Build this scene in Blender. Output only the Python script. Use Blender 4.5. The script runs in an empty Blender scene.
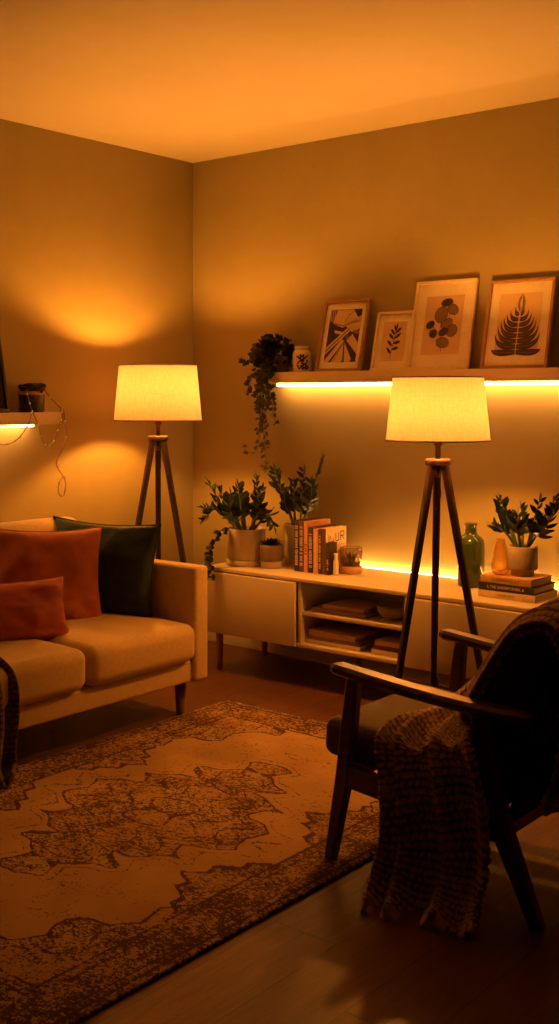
import bpy, bmesh, math, random
from mathutils import Vector, Matrix, noise
PI = math.pi
random.seed(7)
SC = bpy.context.scene
COL = SC.collection

# ------------------------------------------------------------------ camera
F_PX, CX, HY, EYE = 1127.0, 279.5, 395.0, 1.33
YAW = math.atan2(920.5, 1127.0)
CAM = Vector((4.2767, -4.4863, EYE))
cd = bpy.data.cameras.new('camera'); cam = bpy.data.objects.new('camera', cd); COL.objects.link(cam)
cam.location = CAM; cam.rotation_euler = (PI/2, 0, YAW)
cd.sensor_fit = 'VERTICAL'; cd.sensor_height = 36; cd.lens = F_PX/1024*36
cd.shift_y = -(512-HY)/1024; cd.clip_start = .05
SC.camera = cam
SC.view_settings.view_transform = 'Standard'
SC.view_settings.look = 'None'
SC.view_settings.exposure = 0.12
SC.cycles.max_bounces = 8
SC.cycles.diffuse_bounces = 5
SC.cycles.sample_clamp_indirect = 4.0
SC.cycles.use_denoising = True

# ------------------------------------------------------------------ materials
def new_mat(name):
    m = bpy.data.materials.new(name); m.use_nodes = True
    nt = m.node_tree; nt.nodes.clear()
    out = nt.nodes.new('ShaderNodeOutputMaterial')
    return m, nt, out
class N:
    """tiny expression helper over shader nodes"""
    def __init__(s, nt): s.nt = nt
    def node(s, t, **kw):
        n = s.nt.nodes.new(t)
        for k, v in kw.items(): setattr(n, k, v)
        return n
    def put(s, sock, v):
        if isinstance(v, bpy.types.NodeSocket): s.nt.links.new(v, sock)
        else: sock.default_value = v
    def m(s, op, a, b=0.0, c=0.0, clamp=False):
        n = s.node('ShaderNodeMath', operation=op); n.use_clamp = clamp
        s.put(n.inputs[0], a)
        if len(n.inputs) > 1: s.put(n.inputs[1], b)
        if len(n.inputs) > 2: s.put(n.inputs[2], c)
        return n.outputs[0]
    def mix(s, f, a, b):
        n = s.node('ShaderNodeMix', data_type='RGBA')
        s.put(n.inputs[0], f)
        for i, v in ((6, a), (7, b)):
            s.put(n.inputs[i], tuple(v)+(1,) if isinstance(v, (tuple, list)) and len(v) == 3 else v)
        return n.outputs[2]
    def ramp(s, v, lo, hi):
        n = s.node('ShaderNodeMapRange'); n.clamp = True
        n.interpolation_type = 'SMOOTHSTEP'
        s.put(n.inputs[0], v); n.inputs[1].default_value = lo; n.inputs[2].default_value = hi
        return n.outputs[0]
    def noise(s, vec, scale, detail=3, rough=.5, dist=0):
        n = s.node('ShaderNodeTexNoise'); s.nt.links.new(vec, n.inputs['Vector'])
        n.inputs['Scale'].default_value = scale; n.inputs['Detail'].default_value = detail
        n.inputs['Roughness'].default_value = rough; n.inputs['Distortion'].default_value = dist
        return n.outputs['Fac']
    def coord(s, scale=(1, 1, 1), loc=(0, 0, 0), rot=(0, 0, 0)):
        t = s.node('ShaderNodeTexCoord'); mp = s.node('ShaderNodeMapping')
        s.nt.links.new(t.outputs['Object'], mp.inputs[0])
        mp.inputs['Scale'].default_value = scale; mp.inputs['Location'].default_value = loc; mp.inputs['Rotation'].default_value = rot
        return mp.outputs[0]
def surf(name, col, rough=.6, col2=None, nscale=20, stretch=(1, 1, 1), bump=0.0, bscale=None, metal=0.0, sheen=0.0, spec=.5, coat=0.0, detail=4, bdist=.002):
    """principled surface with procedural colour and bump variation"""
    m, nt, out = new_mat(name); x = N(nt)
    b = x.node('ShaderNodeBsdfPrincipled'); nt.links.new(b.outputs[0], out.inputs[0])
    b.inputs['Roughness'].default_value = rough; b.inputs['Metallic'].default_value = metal
    b.inputs['Specular IOR Level'].default_value = spec
    if sheen: b.inputs['Sheen Weight'].default_value = sheen
    if coat: b.inputs['Coat Weight'].default_value = coat; b.inputs['Coat Roughness'].default_value = .15
    v = x.coord(stretch)
    if col2 is None: col2 = tuple(c*.85 for c in col)
    f = x.ramp(x.noise(v, nscale, detail, .6), .3, .7)
    nt.links.new(x.mix(f, col, col2), b.inputs['Base Color'])
    if bump:
        bn = x.node('ShaderNodeBump'); bn.inputs['Strength'].default_value = bump; bn.inputs['Distance'].default_value = bdist
        nt.links.new(x.noise(v, bscale or nscale*3, 3, .6), bn.inputs['Height']); nt.links.new(bn.outputs[0], b.inputs['Normal'])
    return m
def emis(name, col, st):
    m, nt, out = new_mat(name); x = N(nt)
    e = x.node('ShaderNodeEmission'); e.inputs[0].default_value = (*col, 1); e.inputs[1].default_value = st
    nt.links.new(e.outputs[0], out.inputs[0]); return m
def glassy(name, col, rough=.08, alpha=.55, col2=None):
    """thin coloured glass: part transparent, part glossy tinted"""
    m, nt, out = new_mat(name); x = N(nt)
    b = x.node('ShaderNodeBsdfPrincipled'); b.inputs['Base Color'].default_value = (*col, 1)
    b.inputs['Roughness'].default_value = rough; b.inputs['Coat Weight'].default_value = .5
    t = x.node('ShaderNodeBsdfTransparent'); t.inputs[0].default_value = (*(col2 or col), 1)
    lw = x.node('ShaderNodeLayerWeight'); lw.inputs[0].default_value = .45
    mx = x.node('ShaderNodeMixShader')
    f = x.m('ADD', x.m('MULTIPLY', lw.outputs['Facing'], .6), alpha, clamp=True)
    nt.links.new(f, mx.inputs[0]); nt.links.new(t.outputs[0], mx.inputs[1]); nt.links.new(b.outputs[0], mx.inputs[2])
    nt.links.new(mx.outputs[0], out.inputs[0]); return m

WARM = (1.0, .315, .030)
M = {}
M['wall'] = surf('wall_paint', (.385, .340, .18), .85, (.365, .32, .168), 3, bump=.08, bscale=220, spec=.2)
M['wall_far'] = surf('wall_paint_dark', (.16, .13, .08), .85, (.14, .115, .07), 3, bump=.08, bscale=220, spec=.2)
M['ceiling'] = surf('ceiling_paint', (.80, .78, .74), .9, (.77, .75, .70), 2, bump=.05, bscale=160, spec=.2)
M['trim'] = surf('trim_paint', (.62, .57, .48), .5, nscale=5)
M['white'] = surf('cabinet_lacquer', (.60, .51, .37), .42, (.56, .475, .34), 6, spec=.4)
M['shelfw'] = surf('shelf_lacquer', (.84, .70, .50), .5, (.78, .64, .45), 8, (1, 8, 8))
M['darkwood'] = surf('dark_walnut', (.034, .015, .009), .42, (.016, .008, .005), 14, (1, 1, 9), bump=.1, bscale=60)
M['chairwood'] = surf('chair_walnut', (.115, .042, .018), .32, (.050, .018, .009), 16, (1.2, 8, 8), bump=.1, bscale=50, coat=.15)
M['legwood'] = surf('leg_wood', (.20, .09, .045), .45, (.13, .055, .028), 16, (8, 8, 1))
M['oak'] = surf('oak_wood', (.34, .19, .09), .45, (.24, .12, .055), 14, (8, 8, 1.2))
M['sofa'] = surf('sofa_fabric', (.56, .40, .19), .9, (.50, .35, .165), 60, bump=.35, bscale=420, sheen=.25, spec=.2)
M['green'] = surf('green_velvet', (.008, .034, .022), .75, (.004, .018, .011), 18, bump=.2, bscale=160, sheen=.06)
M['rust'] = surf('rust_velvet', (.46, .125, .030), .8, (.38, .095, .022), 14, bump=.25, bscale=180, sheen=.12)
M['brick'] = surf('deep_rust_velvet', (.37, .070, .022), .8, (.30, .052, .017), 14, bump=.25, bscale=180, sheen=.10)
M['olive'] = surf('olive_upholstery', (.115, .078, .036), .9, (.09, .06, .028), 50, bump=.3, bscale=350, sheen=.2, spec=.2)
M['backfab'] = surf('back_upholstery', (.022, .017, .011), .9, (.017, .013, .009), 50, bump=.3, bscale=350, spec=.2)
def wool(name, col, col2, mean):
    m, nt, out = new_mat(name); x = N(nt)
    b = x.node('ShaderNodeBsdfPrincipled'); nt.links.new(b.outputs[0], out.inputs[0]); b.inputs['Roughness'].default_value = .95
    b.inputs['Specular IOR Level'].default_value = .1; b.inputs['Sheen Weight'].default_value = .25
    at = x.node('ShaderNodeAttribute'); at.attribute_name = 'stitch_shade'
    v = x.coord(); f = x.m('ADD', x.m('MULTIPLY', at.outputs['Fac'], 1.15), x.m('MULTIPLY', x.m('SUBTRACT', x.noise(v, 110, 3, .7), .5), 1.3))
    nt.links.new(x.mix(x.ramp(f, .25, .95), col2, col), b.inputs['Base Color'])  # low stitch heights take the dark tone: crevice shade painted into the colour
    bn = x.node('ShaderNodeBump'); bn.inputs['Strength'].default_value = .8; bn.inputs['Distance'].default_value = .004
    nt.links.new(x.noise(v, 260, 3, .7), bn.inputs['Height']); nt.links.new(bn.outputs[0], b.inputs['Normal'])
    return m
M['knit'] = surf('brown_wool', (.30, .185, .095), .95, (.20, .115, .058), 90, bump=.6, bscale=380, sheen=.4, spec=.1)
M['knit'] = wool('brown_wool_shaded', (.52, .32, .16), (.10, .054, .027), 0)
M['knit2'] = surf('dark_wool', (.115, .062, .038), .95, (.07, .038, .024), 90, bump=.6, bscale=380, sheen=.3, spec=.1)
M['knit2'] = wool('dark_wool_shaded', (.17, .085, .048), (.035, .018, .012), 0)
M['leaf'] = surf('zz_leaf', (.012, .030, .010), .34, (.006, .018, .007), 30, spec=.5)
M['leaf2'] = surf('ivy_leaf', (.015, .026, .012), .5, (.008, .016, .008), 40)
M['stalk'] = surf('green_stalk', (.05, .085, .025), .5, nscale=20)
M['soil'] = surf('potting_soil', (.03, .017, .009), .95, (.012, .008, .005), 60, bump=.8, bscale=90, bdist=.01)
M['potpale'] = surf('pale_clay', (.50, .42, .32), .7, (.43, .36, .27), 24, bump=.15, bscale=120)
M['potgrey'] = surf('grey_clay', (.34, .28, .21), .75, (.28, .23, .175), 26, bump=.15, bscale=120)
M['potbrown'] = surf('brown_glaze', (.20, .135, .085), .5, (.16, .105, .07), 24)
M['terra'] = surf('terracotta', (.54, .31, .16), .8, (.46, .26, .13), 26, bump=.15, bscale=120)
M['potdark'] = surf('dark_tin', (.03, .035, .018), .4, (.02, .022, .012), 16)
M['bowl'] = surf('stoneware', (.40, .30, .20), .6, (.33, .245, .16), 20, (1, 1, 6))
M['black'] = surf('black_frame', (.010, .008, .007), .4, nscale=10)
M['frameoak'] = surf('frame_oak', (.42, .24, .115), .5, (.32, .175, .08), 18, (6, 1, 1))
M['framepale'] = surf('frame_pale', (.88, .76, .58), .5, (.80, .68, .5), 18, (6, 1, 1))
M['mat'] = surf('mat_board', (.95, .88, .74), .9, nscale=8)
M['printp'] = surf('print_paper', (.70, .53, .33), .9, (.65, .49, .30), 12)
M['ink'] = surf('dark_ink', (.045, .032, .024), .9, (.022, .017, .014), 30)
M['inkmid'] = surf('mid_ink', (.24, .17, .10), .9, (.17, .12, .07), 30)
M['inkline'] = surf('line_ink', (.055, .038, .028), .9, nscale=30)
M['jar'] = surf('white_ceramic', (.76, .68, .56), .35, nscale=12, coat=.2)
M['paper'] = surf('page_block', (.62, .50, .35), .9, (.50, .40, .27), 4, (1, 1, 160))
M['wire'] = surf('pale_wire', (.26, .15, .065), .5, nscale=30)
M['cable'] = surf('black_cable', (.012, .010, .009), .5, nscale=10)
M['brass'] = surf('aged_metal', (.20, .12, .06), .35, nscale=20, metal=.8)
M['dusk'] = surf('twine', (.10, .055, .035), .9, (.05, .03, .02), 40)
M['ggreen'] = glassy('green_glass', (.07, .10, .028), .10, .55, (.30, .42, .12))
M['gamber'] = glassy('amber_glass', (.50, .28, .10), .06, .0, (.97, .86, .64))
M['gclear'] = glassy('clear_glass', (.35, .28, .2), .08, .03, (.95, .90, .84))
M['led'] = emis('led_light', (1.0, .40, .085), 38.0)
M['ledc'] = emis('led_light_console', (1.0, .40, .085), 85.0)
M['fairy'] = emis('fairy_bulb', (1.0, .5, .12), .35)
M['bulb'] = emis('bulb_light', WARM, 1250.0)
def book_mat(name, c): M[name] = surf(name, c, .6, tuple(v*.8 for v in c), 40)
for n_, c_ in dict(bk_black=(.014, .012, .012), bk_plum=(.10, .045, .038), bk_coral=(.70, .33, .20), bk_ink=(.035, .022, .020), bk_salmon=(.72, .40, .25), bk_brown=(.10, .045, .028),
                   bk_cream=(.78, .62, .40), bk_tan=(.58, .36, .19), bk_ochre=(.48, .28, .12), bk_red=(.16, .05, .03), bk_pale=(.66, .50, .32), bk_grey=(.30, .18, .10), letter=(.62, .5, .36), letterdark=(.13, .07, .03)).items():
    book_mat(n_, c_)

# lamp shade linen: lets light through
def shade_mat():
    m, nt, out = new_mat('linen_shade'); x = N(nt)
    v = x.coord()
    w1 = x.noise(x.coord((1, 1, 18)), 26, 2); w2 = x.noise(x.coord((9, 9, 1)), 26, 2)
    f = x.ramp(x.m('ADD', x.m('MULTIPLY', w1, .5), x.m('MULTIPLY', w2, .5)), .35, .65)
    c = x.mix(f, (.84, .64, .72), (.70, .52, .56))
    d = x.node('ShaderNodeBsdfDiffuse'); t = x.node('ShaderNodeBsdfTranslucent')
    nt.links.new(c, d.inputs[0]); nt.links.new(c, t.inputs[0])
    mx = x.node('ShaderNodeMixShader'); mx.inputs[0].default_value = .10
    nt.links.new(d.outputs[0], mx.inputs[1]); nt.links.new(t.outputs[0], mx.inputs[2])
    nt.links.new(mx.outputs[0], out.inputs[0]); return m
M['shade'] = shade_mat()

def floor_mat():
    m, nt, out = new_mat('plank_floor'); x = N(nt)
    b = x.node('ShaderNodeBsdfPrincipled'); nt.links.new(b.outputs[0], out.inputs[0])
    tc = x.node('ShaderNodeTexCoord'); sp = x.node('ShaderNodeSeparateXYZ'); nt.links.new(tc.outputs['Object'], sp.inputs[0])
    X, Y = sp.outputs[0], sp.outputs[1]
    W, L = .19, 1.25
    row = x.m('FLOOR', x.m('DIVIDE', X, W)); fx = x.m('FRACT', x.m('DIVIDE', X, W))
    wn = x.node('ShaderNodeTexWhiteNoise', noise_dimensions='1D'); nt.links.new(row, wn.inputs['W'])
    yy = x.m('ADD', x.m('DIVIDE', Y, L), x.m('MULTIPLY', wn.outputs['Value'], 7.3))
    brd = x.m('FLOOR', yy); fy = x.m('FRACT', yy)
    wn2 = x.node('ShaderNodeTexWhiteNoise', noise_dimensions='2D'); cb = x.node('ShaderNodeCombineXYZ')
    nt.links.new(row, cb.inputs[0]); nt.links.new(brd, cb.inputs[1]); nt.links.new(cb.outputs[0], wn2.inputs['Vector'])
    off = x.node('ShaderNodeCombineXYZ'); nt.links.new(x.m('ADD', x.m('MULTIPLY', X, 9), x.m('MULTIPLY', wn2.outputs['Value'], 40)), off.inputs[0])
    nt.links.new(x.m('ADD', x.m('MULTIPLY', Y, .9), x.m('MULTIPLY', wn2.outputs['Value'], 17)), off.inputs[1])
    g = x.noise(off.outputs[0], 3.2, 6, .65, .8); g2 = x.noise(off.outputs[0], 14, 4, .6)
    grain = x.ramp(x.m('ADD', x.m('MULTIPLY', g, .7), x.m('MULTIPLY', g2, .3)), .3, .7)
    c = x.mix(grain, (.175, .066, .026), (.082, .029, .012))
    c = x.mix(x.m('MULTIPLY', wn2.outputs['Value'], .5), c, (.060, .023, .011))
    ex = x.m('MINIMUM', fx, x.m('SUBTRACT', 1, fx)); ey = x.m('MINIMUM', fy, x.m('SUBTRACT', 1, fy))
    gap = x.m('MINIMUM', x.ramp(ex, 0, .014), x.ramp(ey, 0, .0024))
    c = x.mix(gap, (.012, .006, .004), c)
    nt.links.new(c, b.inputs['Base Color'])
    nt.links.new(x.m('ADD', x.m('MULTIPLY', g2, .2), .34), b.inputs['Roughness'])
    bn = x.node('ShaderNodeBump'); bn.inputs['Strength'].default_value = .25; bn.inputs['Distance'].default_value = .002
    nt.links.new(x.m('ADD', gap, x.m('MULTIPLY', grain, .15)), bn.inputs['Height']); nt.links.new(bn.outputs[0], b.inputs['Normal'])
    return m
M['floor'] = floor_mat()

def rug_mat(hx, hy):
    m, nt, out = new_mat('rug_weave'); x = N(nt)
    b = x.node('ShaderNodeBsdfPrincipled'); nt.links.new(b.outputs[0], out.inputs[0])
    b.inputs['Roughness'].default_value = .95; b.inputs['Specular IOR Level'].default_value = .1
    v = x.coord(); sp = x.node('ShaderNodeSeparateXYZ'); nt.links.new(v, sp.inputs[0])
    # wobble so that motifs look hand knotted
    nx = x.m('MULTIPLY', x.m('SUBTRACT', x.noise(v, 9, 2), .5), .045)
    ny = x.m('MULTIPLY', x.m('SUBTRACT', x.noise(x.coord(loc=(3, 5, 0)), 9, 2), .5), .045)
    sx, sy = x.m('ADD', sp.outputs[0], nx), x.m('ADD', sp.outputs[1], ny)
    ax, ay = x.m('ABSOLUTE', sx), x.m('ABSOLUTE', sy)
    def band(d, lo, hi, s=.006):    # 1 inside lo..hi
        return x.m('MULTIPLY', x.ramp(d, lo-s, lo+s), x.m('SUBTRACT', 1, x.ramp(d, hi-s, hi+s)))
    def tri(a, per, amp):           # stepped zigzag
        t = x.m('FRACT', x.m('DIVIDE', a, per)); t = x.m('ABSOLUTE', x.m('SUBTRACT', t, .5))
        return x.m('MULTIPLY', x.m('SUBTRACT', t, .25), amp*2)
    def mx(*a):
        r = a[0]
        for q in a[1:]: r = x.m('MAXIMUM', r, q)
        return r
    # medallion: elongated stepped lozenge
    med = x.m('ADD', x.m('ADD', x.m('DIVIDE', ay, .60), x.m('DIVIDE', ax, .40)), x.m('ADD', tri(ay, .155, .26), tri(ax, .13, .10)))
    rings = x.m('MULTIPLY', mx(band(med, .96, 1.01, .010), band(med, .76, .79, .010), band(med, .48, .51, .010), band(med, .20, .25, .012)), .95)
    fill1 = x.m('MULTIPLY', x.m('SUBTRACT', 1, x.ramp(med, .96, 1.0)), .50)
    fill2 = x.m('MULTIPLY', band(med, .50, .76), .55)
    halo = x.m('MULTIPLY', band(med, 1.13, 1.155, .010), .6)
    # corner and side spandrels
    qx, qy = x.m('SUBTRACT', hx-.13, ax), x.m('SUBTRACT', hy-.14, ay)
    spn = x.m('ADD', x.m('ADD', x.m('DIVIDE', qx, .36), x.m('DIVIDE', qy, .62)), x.m('ADD', tri(ay, .19, .30), tri(ax, .15, .18)))
    spl = mx(band(spn, .95, 1.0, .010), x.m('MULTIPLY', band(spn, .70, .75, .012), .8))
    spf = x.m('MULTIPLY', x.m('SUBTRACT', 1, x.ramp(spn, .94, 1.0)), .50)
    # side cartouches
    cy = x.m('ABSOLUTE', x.m('SUBTRACT', ay, .28)); cxx = x.m('ABSOLUTE', x.m('SUBTRACT', ax, .52))
    car = x.m('ADD', x.m('ADD', x.m('DIVIDE', cy, .21), x.m('DIVIDE', cxx, .15)), tri(ay, .08, .24))
    carl = band(car, .86, 1.0, .03); carf = x.m('MULTIPLY', x.m('SUBTRACT', 1, x.ramp(car, .85, .9)), .55)
    # borders
    e = x.m('MINIMUM', x.m('SUBTRACT', hx, x.m('ABSOLUTE', sp.outputs[0])), x.m('SUBTRACT', hy, x.m('ABSOLUTE', sp.outputs[1])))
    inb = x.m('SUBTRACT', 1, x.ramp(e, .17, .18))
    lines = mx(band(e, .018, .030, .003), band(e, .045, .052, .003), band(e, .135, .142, .003), band(e, .165, .176, .003))
    mv = x.node('ShaderNodeCombineXYZ'); nt.links.new(ax, mv.inputs[0]); nt.links.new(ay, mv.inputs[1])
    vo2 = x.node('ShaderNodeTexVoronoi', feature='F1'); nt.links.new(mv.outputs[0], vo2.inputs['Vector']); vo2.inputs['Scale'].default_value = 17
    c1 = x.m('ABSOLUTE', x.m('SINE', x.m('MULTIPLY', x.noise(mv.outputs[0], 13, 2, .5, .6), 34)))
    c2 = x.m('ABSOLUTE', x.m('SINE', x.m('MULTIPLY', vo2.outputs['Distance'], 15)))
    orn = x.m('MAXIMUM', x.m('SUBTRACT', 1, x.ramp(c1, .10, .50)), x.m('MULTIPLY', x.m('SUBTRACT', 1, x.ramp(c2, .10, .45)), .8))
    bfill = x.m('MULTIPLY', inb, x.m('ADD', x.m('MULTIPLY', orn, .42), .47))
    field = x.m('SUBTRACT', 1, inb)
    ornf = x.m('ADD', x.m('MULTIPLY', orn, .7), .65)
    motif = mx(rings, x.m('MULTIPLY', mx(fill1, fill2), ornf), halo, spl, x.m('MULTIPLY', spf, ornf), carl, x.m('MULTIPLY', carf, ornf))
    sc_ = x.m('MULTIPLY', x.m('SUBTRACT', 1, x.ramp(vo2.outputs['Distance'], .10, .14)), x.m('MULTIPLY', x.ramp(x.noise(v, 4, 2), .55, .66), .6))
    ink = mx(x.m('MULTIPLY', mx(motif, sc_), field), bfill, lines)
    # wear: threshold by fine noise
    n1 = x.m('MULTIPLY', x.m('SUBTRACT', x.noise(x.coord((1, 1.6, 1)), 62, 3, .75), .5), 3.0)
    n2 = x.m('MULTIPLY', x.m('SUBTRACT', x.noise(v, 7, 4, .65), .5), 1.7)
    n3 = x.m('MULTIPLY', x.m('SUBTRACT', x.noise(x.coord((1, 1, 1), (7, 2, 0)), 160, 2, .7), .5), 1.6)
    w = x.m('ADD', x.m('ADD', n1, n2), x.m('ADD', n3, .50))
    keep = x.ramp(x.m('SUBTRACT', ink, w), -.16, .22)
    big = x.noise(v, 2.4, 3, .6)
    base = x.mix(x.ramp(big, .35, .65), (.47, .30, .135), (.36, .22, .095))
    base = x.mix(x.m('MULTIPLY', x.noise(v, 160, 2, .7), .35), base, (.22, .13, .07))
    dark = x.mix(x.noise(v, 6, 3), (.030, .012, .009), (.052, .020, .012))
    c = x.mix(x.m('MULTIPLY', keep, .93), base, dark)
    nt.links.new(c, b.inputs['Base Color'])
    bn = x.node('ShaderNodeBump'); bn.inputs['Strength'].default_value = .5; bn.inputs['Distance'].default_value = .003
    nt.links.new(x.noise(v, 300, 2, .7), bn.inputs['Height']); nt.links.new(bn.outputs[0], b.inputs['Normal'])
    return m

# ------------------------------------------------------------------ mesh builder
class MB:
    def __init__(s): s.v = []; s.f = []; s.mi = []; s.sm = []
    def add(s, vs, fs, mi=0, smooth=False, mat=None):
        o = len(s.v)
        s.v += [tuple(mat @ Vector(p)) if mat else tuple(p) for p in vs]
        for f in fs: s.f.append([i+o for i in f]); s.mi.append(mi); s.sm.append(smooth)
        return s
    def rbox(s, c, size, r=.004, k=2, n=(1, 1, 1), crown=(0, 0, 0), mat=None, mi=0, fn=None):
        """rounded box; crown bulges +-x,+-y,+-z faces"""
        h = [d/2 for d in size]; r = min(r, min(h)*.999)
        def samp(hh, nn):
            a = [-hh+r*(1-math.tan(PI/4*(1-i/k))) for i in range(k)]
            mid = [-(hh-r)+2*(hh-r)*i/nn for i in range(nn+1)]
            return a+mid+[-q for q in reversed(a)]
        S = [samp(h[i], n[i]) for i in range(3)]
        idx = {}; vs = []; fs = []
        def vert(q):
            key = tuple(round(t, 6) for t in q)
            if key in idx: return idx[key]
            inn = [max(-(h[i]-r), min(h[i]-r, q[i])) for i in range(3)]
            d = Vector([q[i]-inn[i] for i in range(3)])
            if d.length > 1e-9: d = d.normalized()*r
            p = [inn[i]+d[i] for i in range(3)]
            t = [max(-1, min(1, p[i]/h[i])) for i in range(3)]
            g = [1-t[i]**4 for i in range(3)]
            p[0] += crown[0]*t[0]*g[1]*g[2]; p[1] += crown[1]*t[1]*g[0]*g[2]; p[2] += crown[2]*t[2]*g[0]*g[1]
            if fn: p = fn(p, t)
            idx[key] = len(vs); vs.append((p[0]+c[0], p[1]+c[1], p[2]+c[2])); return idx[key]
        for ax in range(3):
            a, b = (ax+1) % 3, (ax+2) % 3
            for sg in (-1, 1):
                for i in range(len(S[a])-1):
                    for j in range(len(S[b])-1):
                        q = []
                        for (ii, jj) in ((i, j), (i+1, j), (i+1, j+1), (i, j+1)):
                            p = [0, 0, 0]; p[ax] = sg*h[ax]; p[a] = S[a][ii]; p[b] = S[b][jj]; q.append(vert(p))
                        if sg < 0: q.reverse()
                        if len(set(q)) >= 3: fs.append(q)
        return s.add(vs, fs, mi, True, mat)
    def lathe(s, prof, c=(0, 0, 0), n=28, mi=0, closed=False, smooth=True, mat=None):
        """prof: list of (r,z); ends with r=0 are capped by a fan"""
        vs, fs, rings = [], [], []
        for (r, z) in prof:
            if r < 1e-6: rings.append([len(vs)]); vs.append((c[0], c[1], c[2]+z))
            else:
                rings.append(list(range(len(vs), len(vs)+n)))
                vs += [(c[0]+r*math.cos(2*PI*i/n), c[1]+r*math.sin(2*PI*i/n), c[2]+z) for i in range(n)]
        pairs = list(zip(rings, rings[1:]))
        if closed: pairs.append((rings[-1], rings[0]))
        for A, B in pairs:
            for i in range(n):
                j = (i+1) % n
                if len(A) == 1 and len(B) == 1: continue
                if len(A) == 1: fs.append([A[0], B[j], B[i]])
                elif len(B) == 1: fs.append([A[i], A[j], B[0]])
                else: fs.append([A[i], A[j], B[j], B[i]])
        return s.add(vs, fs, mi, smooth, mat)
    def tube(s, pts, r, n=8, mi=0, cap=True, smooth=True):
        pts = [Vector(p) for p in pts]; m_ = len(pts)
        rs = r if isinstance(r, (list, tuple)) else [r]*m_
        vs, fs = [], []
        up = None
        for i, p in enumerate(pts):
            t = (pts[min(i+1, m_-1)]-pts[max(i-1, 0)]).normalized()
            if up is None: up = Vector((0, 0, 1)) if abs(t.z) < .9 else Vector((1, 0, 0))
            a = t.cross(up).normalized(); up = a.cross(t).normalized()
            for k in range(n):
                q = p+rs[i]*(math.cos(2*PI*k/n)*a+math.sin(2*PI*k/n)*up); vs.append(tuple(q))
        for i in range(m_-1):
            for k in range(n):
                l = (k+1) % n; fs.append([i*n+k, i*n+l, (i+1)*n+l, (i+1)*n+k])
        if cap: fs.append(list(range(n-1, -1, -1))); fs.append([(m_-1)*n+k for k in range(n)])
        return s.add(vs, fs, mi, smooth)
    def beam(s, pts, side, w, t, mi=0, ch=.18):
        """chamfered rectangular bar through pts; side = width direction, w/t per point"""
        pts = [Vector(p) for p in pts]; m_ = len(pts)
        W = w if isinstance(w, (list, tuple)) else [w]*m_
        T = t if isinstance(t, (list, tuple)) else [t]*m_
        side = Vector(side).normalized(); vs, fs = [], []
        for i, p in enumerate(pts):
            d = (pts[min(i+1, m_-1)]-pts[max(i-1, 0)]).normalized()
            a = (side-d*side.dot(d)).normalized(); b = d.cross(a).normalized()
            x, y = W[i]/2, T[i]/2; c = min(x, y)*ch*2
            for (u, v) in ((x, y-c), (x-c, y), (-x+c, y), (-x, y-c), (-x, -y+c), (-x+c, -y), (x-c, -y), (x, -y+c)):
                vs.append(tuple(p+a*u+b*v))
        n = 8
        for i in range(m_-1):
            for k in range(n):
                l = (k+1) % n; fs.append([i*n+k, i*n+l, (i+1)*n+l, (i+1)*n+k])
        fs.append(list(range(n-1, -1, -1))); fs.append([(m_-1)*n+k for k in range(n)])
        return s.add(vs, fs, mi, False)
    def poly(s, pts, mi=0): return s.add(pts, [list(range(len(pts)))], mi, False)
    def grid(s, P, mi=0, smooth=True):
        a, b = len(P), len(P[0]); vs = [tuple(p) for r in P for p in r]
        fs = [[i*b+j, (i+1)*b+j, (i+1)*b+j+1, i*b+j+1] for i in range(a-1) for j in range(b-1)]
        return s.add(vs, fs, mi, smooth)
    def build(s, name, mats, parent=None, loc=None, rot=None, world=False):
        me = bpy.data.meshes.new(name); me.from_pydata(s.v, [], s.f)
        if not isinstance(mats, (list, tuple)): mats = [mats]
        for q in mats: me.materials.append(M[q] if isinstance(q, str) else q)
        me.polygons.foreach_set('material_index', s.mi); me.polygons.foreach_set('use_smooth', s.sm)
        bm = bmesh.new(); bm.from_mesh(me); bmesh.ops.recalc_face_normals(bm, faces=bm.faces); bm.to_mesh(me); bm.free()
        me.update()
        o = bpy.data.objects.new(name, me); COL.objects.link(o)
        if loc: o.location = loc
        if rot: o.rotation_euler = rot
        if parent: o.parent = parent
        return o
def sharp(o, ang=40):
    """shade by angle: mark sharp edges where faces meet steeply"""
    me = o.data; bm = bmesh.new(); bm.from_mesh(me)
    for e in bm.edges:
        if len(e.link_faces) == 2 and e.calc_face_angle(0) > math.radians(ang): e.smooth = False
    for f in bm.faces: f.smooth = True
    bm.to_mesh(me); bm.free(); return o
def tag(o, label, cat, group=None, kind=None):
    o['label'] = label; o['category'] = cat
    if group: o['group'] = group
    if kind: o['kind'] = kind
    return o
def thing(name, label, cat, loc=(0, 0, 0), rz=0, group=None):
    o = bpy.data.objects.new(name, None); COL.objects.link(o); o.empty_display_size = .1
    o.location = loc; o.rotation_euler = (0, 0, rz); return tag(o, label, cat, group)
def struct(o): o['kind'] = 'structure'; return o
def rz_(a): return Matrix.Rotation(a, 4, 'Z')
def catmull(pts, n):
    pts = [Vector(p) for p in pts]; m_ = len(pts); out = []
    for i in range(n+1):
        t = i/n*(m_-1); k = min(int(t), m_-2); f = t-k
        p0, p1, p2, p3 = pts[max(k-1, 0)], pts[k], pts[k+1], pts[min(k+2, m_-1)]
        out.append(.5*((2*p1)+(p2-p0)*f+(2*p0-5*p1+4*p2-p3)*f*f+(3*p1-p0-3*p2+p3)*f**3))
    return out
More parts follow.
